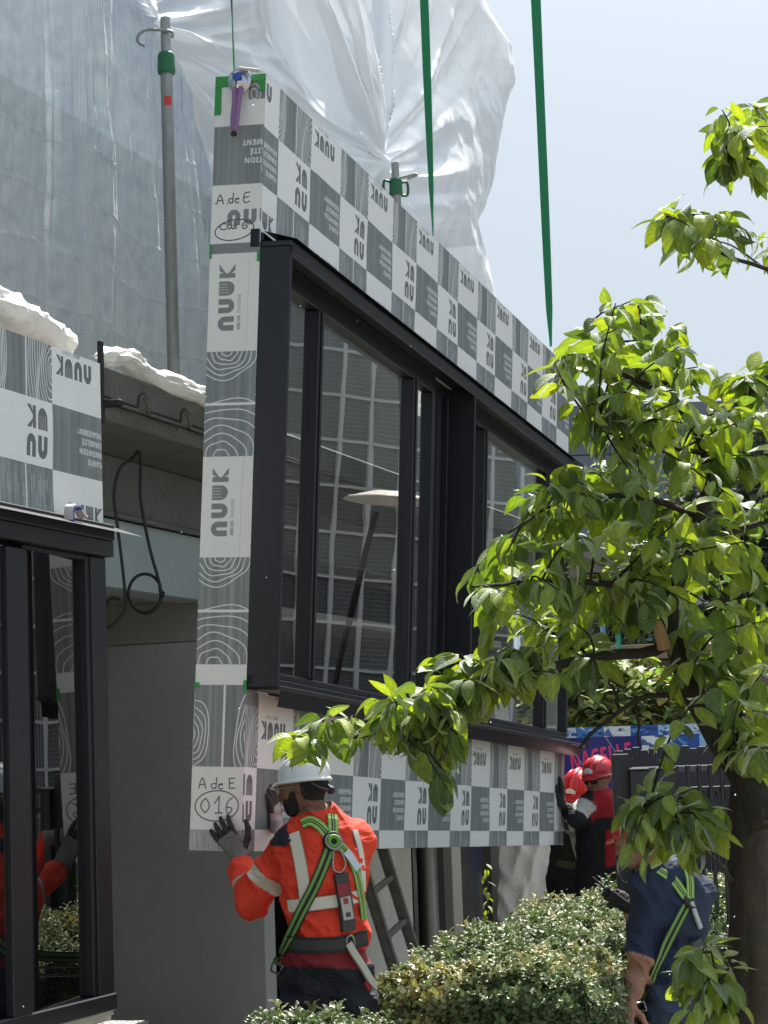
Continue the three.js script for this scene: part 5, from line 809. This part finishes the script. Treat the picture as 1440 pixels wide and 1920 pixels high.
{
  const D0 = 6.8, J = (x, y, d = D0) => at(x, y, d), base = J(1418, 1800);
  const tree = thing('persimmon_tree', 'leafy tree with large drooping glossy leaves and a leaning limb', 'tree', null, V(base.x, -0.3, base.z)); const o = tree.position;
  const loc = p => p.clone().sub(o), skeleton = [];
  const branch = (name, pts, r0, r1, mat, n = 26, sides = 10, wob = 0.008) => {
    const c = new THREE.CatmullRomCurve3(pts), P = c.getPoints(n).map((p, k) => p.add(V(wob * N3(k * 0.35, p.y * 2, 1), 0, wob * N3(k * 0.35, p.y * 2, 7)))), R = P.map((_, k) => mix(r0, r1, k / n) * (1 + 0.1 * N3(k * 0.5, r0 * 50, 2)));
    part(name, tube(P.map(loc), R, sides), mat, tree); P.forEach((p, k) => skeleton.push([p, R[k]]));
  };
  const ground = (x, d) => { const p = J(x, 1800, d); p.y = -0.3; return p; };
  branch('trunk', [ground(1428, 6.6), J(1434, 1900, 6.6), J(1432, 1700, 6.6), J(1428, 1540, 6.63)], 0.052, 0.045, M.barkPale, 24, 16);
  branch('trunk', [ground(1390, 6.95), J(1391, 1900, 6.95), J(1389, 1700, 6.95), J(1389, 1540, 6.92), J(1392, 1440, 6.9)], 0.042, 0.036, M.bark, 24, 14);
  branch('limb', [J(1428, 1560, 6.63), J(1415, 1495, 6.65), J(1372, 1420, 6.7), J(1325, 1340, 6.75), J(1286, 1260, 6.8), J(1262, 1190, 6.82), J(1258, 1120, 6.85), J(1290, 1040, 6.9), J(1323, 936, 6.95)], 0.05, 0.022, M.bark, 40, 14);
  const br = (pts, r0, r1) => branch('branch', pts.map(([x, y, d]) => J(x, y, d ?? D0)), r0, r1, M.bark, 22, 7);
  br([[1323, 936, 6.95], [1319, 840, 6.95], [1273, 761, 6.95], [1210, 719, 6.9], [1130, 690, 6.85], [1060, 672, 6.8]], 0.018, 0.005);
  br([[1262, 1200, 6.82], [1220, 1222], [1140, 1228, 6.75], [1060, 1243, 6.7], [980, 1268, 6.65], [880, 1302, 6.6], [790, 1345, 6.55], [690, 1378, 6.5], [630, 1384, 6.5], [570, 1392, 6.5]], 0.02, 0.004);
  br([[1286, 1268], [1262, 1300], [1210, 1306], [1160, 1335, 6.75], [1120, 1368, 6.75], [1085, 1402, 6.7]], 0.01, 0.004); br([[1190, 1318], [1196, 1350, 6.75], [1200, 1400, 6.72]], 0.005, 0.003); br([[1125, 1362, 6.75], [1104, 1380, 6.7], [1100, 1400, 6.7]], 0.005, 0.003); br([[1160, 1335, 6.75], [1150, 1290, 6.8], [1118, 1265, 6.8]], 0.006, 0.003);
  br([[1260, 1130, 6.85], [1190, 1105, 6.75], [1110, 1092, 6.65], [1030, 1090, 6.6], [940, 1096, 6.55], [885, 1100, 6.5]], 0.014, 0.004);
  br([[1310, 970, 6.95], [1220, 935, 6.85], [1120, 930, 6.75], [1030, 950, 6.7], [975, 990, 6.65]], 0.012, 0.003);
  br([[1319, 840, 6.95], [1380, 765, 7.05], [1440, 705, 7.1], [1520, 650, 7.1]], 0.013, 0.008); br([[1273, 761, 6.95], [1232, 690, 7.0], [1206, 625, 7.0], [1196, 575, 7.0]], 0.01, 0.003);
  const mark = skeleton.length; br([[1520, 650, 7.1], [1560, 560, 7.0], [1440, 505, 6.9], [1370, 482, 6.8], [1300, 452, 6.75], [1245, 425, 6.7]], 0.01, 0.003); const rowB = skeleton.slice(mark); br([[1560, 560, 7.0], [1540, 350, 6.95], [1440, 252, 6.9], [1390, 255, 6.85], [1350, 290, 6.8]], 0.01, 0.003); const rowA = skeleton.slice(mark + rowB.length); skeleton.length = mark;
  br([[1290, 1040, 6.9], [1370, 1000, 7.0], [1460, 970, 7.05]], 0.014, 0.008); br([[1262, 1160, 6.85], [1340, 1130, 7.0], [1450, 1105, 7.05]], 0.013, 0.008); br([[1319, 850, 6.95], [1240, 835, 6.8], [1170, 820, 6.7], [1120, 805, 6.65]], 0.009, 0.003); br([[1372, 1420, 6.7], [1392, 1340, 6.85], [1420, 1250, 6.9]], 0.012, 0.006);
  br([[1372, 1650, 6.92], [1345, 1618, 6.75], [1305, 1580, 6.6], [1262, 1535, 6.5], [1215, 1510, 6.45]], 0.009, 0.003);
  { const p = J(1352, 1960, 6.5); p.y = -0.3; branch('sucker_shoot', [p, J(1350, 1920, 6.5), J(1342, 1840, 6.45), J(1334, 1785, 6.4)], 0.008, 0.003, M.bark, 16, 6); }
  // a pruned stub with pale heartwood
  part('pruned_stub', tube([J(1246, 1215, 6.72), J(1236, 1180, 6.7), J(1232, 1165, 6.7)].map(loc), [0.022, 0.018, 0.012], 9), std(lin(0.32, 0.19, 0.09), 0.85), tree);
  const tipsAt = [[1360, 200, 1360, 260, 1410, 190, 1440, 230, 1390, 290, 1430, 320, 1352, 325, 1375, 235], [1250, 412, 1300, 420, 1340, 402, 1280, 465, 1340, 455, 1400, 430, 1440, 440, 1312, 440], [1150, 575, 1190, 562, 1230, 590, 1262, 612, 1165, 622, 1210, 600], [1040, 672, 1080, 655, 1110, 662, 1122, 715, 1160, 655, 1060, 690], [1150, 772, 1122, 792, 1172, 742, 1200, 702, 1242, 655, 1280, 642, 1260, 722, 1310, 692, 1352, 712, 1400, 700, 1432, 690, 1135, 822, 1182, 812, 1232, 800, 1290, 800, 1340, 782, 1390, 762, 1432, 780, 1220, 752, 1300, 745],
    [992, 935, 1030, 912, 1062, 895, 1090, 905, 1122, 882, 1160, 882, 1200, 892, 1250, 872, 1300, 880, 1350, 862, 1400, 862, 1438, 860, 1012, 968, 1070, 958, 1130, 950, 1180, 950, 1240, 950, 1300, 950, 1370, 940, 1430, 930, 1100, 930, 1215, 925, 1335, 905], [1045, 1020, 1090, 1010, 1140, 1010, 1190, 1020, 1250, 1030, 1310, 1012, 1370, 1010, 1430, 1010, 1115, 985, 1160, 985, 1220, 985, 1400, 970, 1340, 980],
    [882, 1092, 930, 1082, 980, 1086, 1030, 1080, 1080, 1080, 905, 1130, 960, 1130, 1020, 1130, 1070, 1120, 1120, 1092, 1170, 1092, 1222, 1090, 1280, 1060, 1340, 1072, 1400, 1072, 1440, 1100, 1000, 1105, 1050, 1100, 1150, 1065, 1200, 1060], [1000, 1160, 1060, 1160, 1120, 1150, 1180, 1150, 1300, 1132, 1360, 1140, 1430, 1160, 1090, 1140, 1150, 1130, 1215, 1130, 1330, 1175, 1400, 1190],
    [872, 1222, 910, 1212, 960, 1216, 1010, 1216, 832, 1252, 792, 1290, 742, 1302, 702, 1312, 622, 1346, 660, 1342, 572, 1366, 880, 1272, 842, 1330, 800, 1360, 760, 1350, 720, 1350, 930, 1262, 980, 1262, 1042, 1262, 1092, 1242, 556, 1384, 600, 1356, 860, 1300, 900, 1290, 940, 1240, 820, 1300, 770, 1320], [812, 1420, 832, 1450, 852, 1400, 820, 1390, 838, 1480, 865, 1370, 842, 1425], [1330, 1232, 1390, 1242, 1430, 1262, 1330, 1300, 1380, 1312, 1430, 1332, 1390, 1380, 1430, 1400, 1422, 1452, 1410, 1290, 1350, 1270, 1300, 1240, 1440, 1210, 1370, 1210], [1188, 1520, 1210, 1492, 1240, 1488, 1275, 1500, 1305, 1490, 1335, 1512, 1200, 1545, 1240, 1540, 1282, 1540, 1320, 1552, 1346, 1565, 1172, 1590, 1220, 1590, 1270, 1580, 1310, 1590], [1290, 1800, 1330, 1775, 1350, 1800, 1290, 1842, 1330, 1850, 1305, 1888, 1350, 1890, 1320, 1815]];
  const leaves = [], twigs = [];
  tipsAt.forEach((row, ri) => {
    for (let k = 0; k < row.length; k += 2) {
      const low = ri === 10, cl = ri === 12 || ri === 13, dd = cl ? rr(6.3, 6.6) : ri >= 9 && ri <= 10 ? rr(6.35, 6.75) : rr(6.35, 7.35), tip = J(row[k] + rr(-8, 8), row[k + 1] + rr(-8, 8), dd);
      let best = null, bd = 1e9; for (const [p, r] of ri === 0 ? rowA : ri === 1 ? rowB : skeleton) { const e = p.distanceTo(tip) + (r > 0.03 ? 0.15 : 0); if (e < bd) { bd = e; best = p; } }
      const st = best.clone(), L = st.distanceTo(tip), mid = st.clone().lerp(tip, 0.5).add(V(rr(-0.03, 0.03), low ? 0.02 : 0.04 * L + rr(0, 0.03), rr(-0.03, 0.03))), c = new THREE.CatmullRomCurve3([st, mid, tip]), seg = Math.max(4, Math.ceil(L / 0.04));
      twigs.push(tube(c.getPoints(seg).map(loc), Array.from({ length: seg + 1 }, (_, q) => mix(0.0045, 0.0018, q / seg)), 5));
      const tan = c.getTangent(1), nL = 12 + Math.floor(rnd() * 5), start = Math.max(0.15, 1 - 0.32 / Math.max(L, 0.05)), ph = rnd() * 6.28;
      for (let q = 0; q < nL; q++) {
        const u = q / (nL - 1), p = c.getPoint(mix(start, 1, u)), t = c.getTangent(mix(start, 1, u)), side = t.clone().cross(V(0, 1, 0)).normalize(), upv = side.clone().cross(t), a = ph + q * 2.4, out = side.multiplyScalar(Math.cos(a)).addScaledVector(upv, 0.5 * Math.sin(a) + 0.15);
        const ax = out.addScaledVector(t, 0.25 + 0.5 * u).add(V(0, low ? -1.6 : -rr(0.1, 1.3), 0)).normalize(), size = 0.068 + 0.062 * rnd() * (u > 0.85 ? 0.7 : 1) * (cl ? 0.8 : ri === 9 && row[k] < 680 ? 0.85 : 1);
        const pet = p.clone().addScaledVector(ax, 0.012).add(V(0, 0.004, 0)), up = V(rr(-0.6, 0.6), 1, rr(-0.6, 0.6)).addScaledVector(t, -0.3);
        leaves.push({ m: leafMatrix(pet, ax, up, size), kind: Math.floor(rnd() * 15), d: -pet.z, p: pet, size });
      }
    }
  });
  part('twig', merged(twigs), M.bark, tree, 'stuff');
  const seen = l => { const q = l.p.clone().project(camera); return Math.abs(q.x) < 1 && Math.abs(q.y) < 1; };
  leaves.sort((a, b) => (seen(b) - seen(a)) || (b.size / b.d - a.size / a.d));
  const inv = new THREE.Matrix4().makeTranslation(-o.x, -o.y, -o.z);
  leaves.slice(0, 300).forEach(l => { const m = part('leaf', leafKinds[l.kind], leafMat, tree); inv.clone().multiply(l.m).decompose(m.position, m.quaternion, m.scale); });
  part('foliage', merged(leaves.slice(300).map(l => leafKinds[l.kind].clone().applyMatrix4(inv.clone().multiply(l.m)))), leafMat, tree, 'stuff');
}
// clipped hedges: a woody core and a skin of small leafy sprigs
{
  const hl = (col, w) => { const g = []; for (let k = 0; k < 7; k++) { const a = k * 2.4, t = k / 7; const l = leafGeo(0.031 + 0.01 * rnd(), w, 0.5, 0.3, col.map(v => v * rr(0.8, 1.2)), k).rotateX(-0.5 - 0.5 * t).rotateY(a); l.translate(0, t * 0.045, 0); g.push(l); } return merged(g); };
  const kinds = [[0.15, 0.205, 0.06], [0.09, 0.14, 0.04], [0.26, 0.31, 0.11], [0.33, 0.33, 0.10]].map(c => hl(c, 0.009)), mat = new THREE.MeshPhysicalMaterial({ vertexColors: true, roughness: 0.85, transmission: 0.35, thickness: 0, clearcoat: 0.6, clearcoatRoughness: 0.3, side: THREE.DoubleSide });
  const Q = new THREE.Quaternion();
  function hedge(label, quat, pos, lx, h, lz, count, hf) {
    const o = thing('clipped_hedge', label, 'hedge', 'clipped hedges', pos, quat);
    const top = (x, z) => hf(x, z) + 0.07 * N3(x * 2.2, z * 2.2, 3) + 0.06 * N3(x * 7, z * 7, 5);
    for (let k = 0; k < 36; k++) { const x = rr(0.06, lx - 0.06), z = rr(0.08, lz - 0.08), t = top(x, z) - 0.06; part('stem', tube([V(x, 0, z), V(x + rr(-0.05, 0.05), t * 0.5, z + rr(-0.05, 0.05)), V(x + rr(-0.12, 0.12), t, z + rr(-0.1, 0.1))], [0.009, 0.006, 0.003], 5), M.bark, o); }
    const insts = kinds.map(() => []);
    for (let k = 0; k < count; k++) {
      let x, y, z, n; const r = rnd();
      if (r < 0.24) { x = rr(0.03, lx - 0.03); z = rr(0.03, lz - 0.03); y = rnd() * (top(x, z) - 0.05); n = V(rr(-1, 1), rr(0.2, 1), rr(-1, 1)); }
      else if (r < 0.56) { x = rr(0, lx); z = rr(0, lz); y = top(x, z) - Math.pow(rnd(), 2) * 0.1 + (rnd() < 0.06 ? rr(0.02, 0.1) : 0); n = V(rr(-0.5, 0.5), 1, rr(-0.5, 0.5)); }
      else if (r < 0.88) { x = rr(0, lx); z = lz + rr(-0.08, 0.03) + 0.03 * N3(x * 4, r * 9, 1); y = rnd() * top(x, lz); n = V(rr(-0.5, 0.5), 0.5 + rr(0, 0.5), 1); }
      else { x = rnd() < 0.65 ? rr(-0.03, 0.08) : lx + rr(-0.08, 0.03); z = rr(0, lz); y = rnd() * top(x, z); n = V(x < 0.5 ? -1 : 1, 0.6, rr(-0.4, 0.4)); }
      const e = Math.min(x, lx - x, z, lz - z); if (y > top(x, z) - 0.08 && e < 0.12) y -= (0.12 - e) * 0.5;
      const s = rr(0.75, 1.4); Q.setFromUnitVectors(V(0, 1, 0), n.normalize()).multiply(new THREE.Quaternion().setFromAxisAngle(V(0, 1, 0), rnd() * 6.28));
      const patch = N3(x * 1.7, y * 1.7, z * 1.7) + rr(-0.25, 0.25); insts[patch > 0.36 ? 3 : patch > 0.14 ? 2 : patch > -0.18 ? 0 : 1].push(new THREE.Matrix4().compose(V(x, y, z), Q.clone(), V(s, s, s)));
    }
    insts.forEach((list, k) => { if (!list.length) return; const im = new THREE.InstancedMesh(kinds[k], mat, list.length); list.forEach((m, q) => im.setMatrixAt(q, m)); im.name = 'foliage'; im.userData.kind = 'stuff'; im.castShadow = im.receiveShadow = true; o.add(im); });
  }
  hedge('clipped hedge running along the terrace below the hanging panel', Bq, bw(0.68, -0.3, 0.86), 3.55, 1.3, 0.85, 21000, (x, z) => 1.17 + 0.014 * x - 0.1 * Math.pow((z - 0.3) / 0.8, 2));
  hedge('low dark hedge in front of the person in hi-vis', Bq, bw(-1.0, -0.3, 0.66), 1.28, 1.2, 0.5, 6500, (x, z) => 0.89 + 0.14 * Math.sin(Math.min(Math.PI, x * 2.6)) + 0.02 * x);
  { const p = at(1308, 1700, 13.2); hedge('hedge growing behind the bars of the metal fence', new THREE.Quaternion(), V(p.x, -0.3, p.z - 0.6), 1.6, 1.3, 0.6, 7500, () => 1.25); }
  { // young shoots standing above the hedge
    const o = thing('young_shoot', 'thin young shoot rising out of the hedge before dark glazing', 'plant', null, bw(2.0, 0.9, 0.95), Bq), g = [];
    const st = curve([V(0, 0, 0), V(0.03, 0.12, 0), V(-0.02, 0.22, 0.02), V(0.05, 0.34, 0)], 14); part('stem', tube(st, 0.003, 5), M.bark, o);
    st.forEach((p, k) => { if (k > 2) { const a = k * 2.4; part('leaf', leafKinds[[2, 7, 0][k % 3]], leafMat, o); const m = o.children[o.children.length - 1]; leafMatrix(p, V(Math.cos(a), -0.4, Math.sin(a)), V(0, 1, 0.2), 0.05).decompose(m.position, m.quaternion, m.scale); } });
  }
}
// shrubs and trees farther back: crowns of many small leaf clumps
{
  const clump = col => { const g = []; for (let k = 0; k < 9; k++) g.push(leafGeo(0.16, 0.045, 0.6, 0.25, col.map(v => v * rr(0.75, 1.25)), k).rotateX(rr(-0.9, 0.5)).rotateY(k * 0.7 + rnd()).translate(rr(-0.08, 0.08), rr(-0.08, 0.08), rr(-0.08, 0.08))); return merged(g); };
  const mk = (name, label, px, py, d, rx, ry, rz, col, n, group) => {
    const c = at(px, py, d), o = thing(name, label, name === 'garden_shrub' ? 'shrub' : 'tree', group, V(c.x, -0.3, c.z)), ks = [clump(col), clump(col.map(v => v * 0.8)), clump([col[0] * 1.3, col[1] * 1.15, col[2]])], L = [[], [], []], cy = c.y + 0.3;
    part('trunk', tube([V(0, 0, 0), V(0.05, cy * 0.5, 0), V(0, cy, 0)], [0.09, 0.07, 0.03], 8), M.bark, o);
    for (let k = 0; k < 7; k++) { const a = k * 0.9; part('limb', tube([V(0, cy * 0.6, 0), V(Math.cos(a) * rx * 0.4, cy + ry * 0.1, Math.sin(a) * rz * 0.4), V(Math.cos(a) * rx * 0.7, cy + ry * 0.3 * Math.sin(k), Math.sin(a) * rz * 0.7)], [0.05, 0.03, 0.012], 6), M.bark, o); }
    for (let k = 0; k < n; k++) { const u = rr(-1, 1), a = rnd() * 6.283, s = Math.sqrt(1 - u * u), r = Math.pow(rnd(), 0.4), p = V(s * Math.cos(a) * r, u * r, s * Math.sin(a) * r), q = 1 + 0.35 * N3(p.x * 2.3 + px, p.y * 2.3, p.z * 2.3); p.multiplyScalar(q); if (N3(p.x * 3.3, p.y * 3.3 + px, p.z * 3.3) < -0.22) continue; L[Math.floor(rnd() * 3)].push(new THREE.Matrix4().compose(V(p.x * rx, cy + p.y * ry, p.z * rz), new THREE.Quaternion().setFromEuler(new THREE.Euler(rr(-0.5, 0.5), rnd() * 6.28, rr(-0.5, 0.5))), V(1, 1, 1).multiplyScalar(rr(0.8, 1.4)))); }
    L.forEach((l, k) => { const im = new THREE.InstancedMesh(ks[k], leafMat, l.length); l.forEach((m, q) => im.setMatrixAt(q, m)); im.name = 'crown'; im.userData.kind = 'stuff'; o.add(im); });
  };
  mk('garden_shrub', 'bright yellow-green shrub above the printed banner', 1125, 1335, 25, 1.0, 0.55, 0.8, [0.32, 0.43, 0.06], 1500);
  mk('background_tree', 'dark green tree standing behind the timber annex', 1330, 1150, 36, 2.3, 1.6, 1.8, [0.07, 0.12, 0.03], 1800, 'trees beyond the annex');
  mk('background_tree', 'broad green tree beside the grey clad building', 1440, 1080, 34, 1.6, 2.6, 1.6, [0.09, 0.15, 0.035], 1800, 'trees beyond the annex');
}
// ------------------------------------------------------------------ seed fluff drifting in the air
{
  const g = new THREE.IcosahedronGeometry(1, 1), p = g.attributes.position; for (let k = 0; k < p.count; k++) { const f = 1 + 0.5 * N3(p.getX(k) * 3, p.getY(k) * 3, p.getZ(k) * 3); p.setXYZ(k, p.getX(k) * f, p.getY(k) * f * 1.4, p.getZ(k) * f); }
  g.computeVertexNormals(); const n = 60, im = new THREE.InstancedMesh(g, phys(lin(0.9, 0.9, 0.88), 0.95, { transmission: 0.6, thickness: 0 }), n);
  for (let k = 0; k < n; k++) { const d = rr(3.2, 9), q = at(rr(0, 1440), rr(0, 1920), d), s = 0.0008 + 0.0009 * Math.pow(rnd(), 3); im.setMatrixAt(k, new THREE.Matrix4().compose(q, new THREE.Quaternion().setFromEuler(new THREE.Euler(rnd() * 6, rnd() * 6, rnd() * 6)), V(s, s, s))); }
  im.name = 'seed_fluff'; im.userData = { label: 'white seed fluff drifting through the air', category: 'fluff', kind: 'stuff' }; scene.add(im);
}
renderer.render(scene, camera);
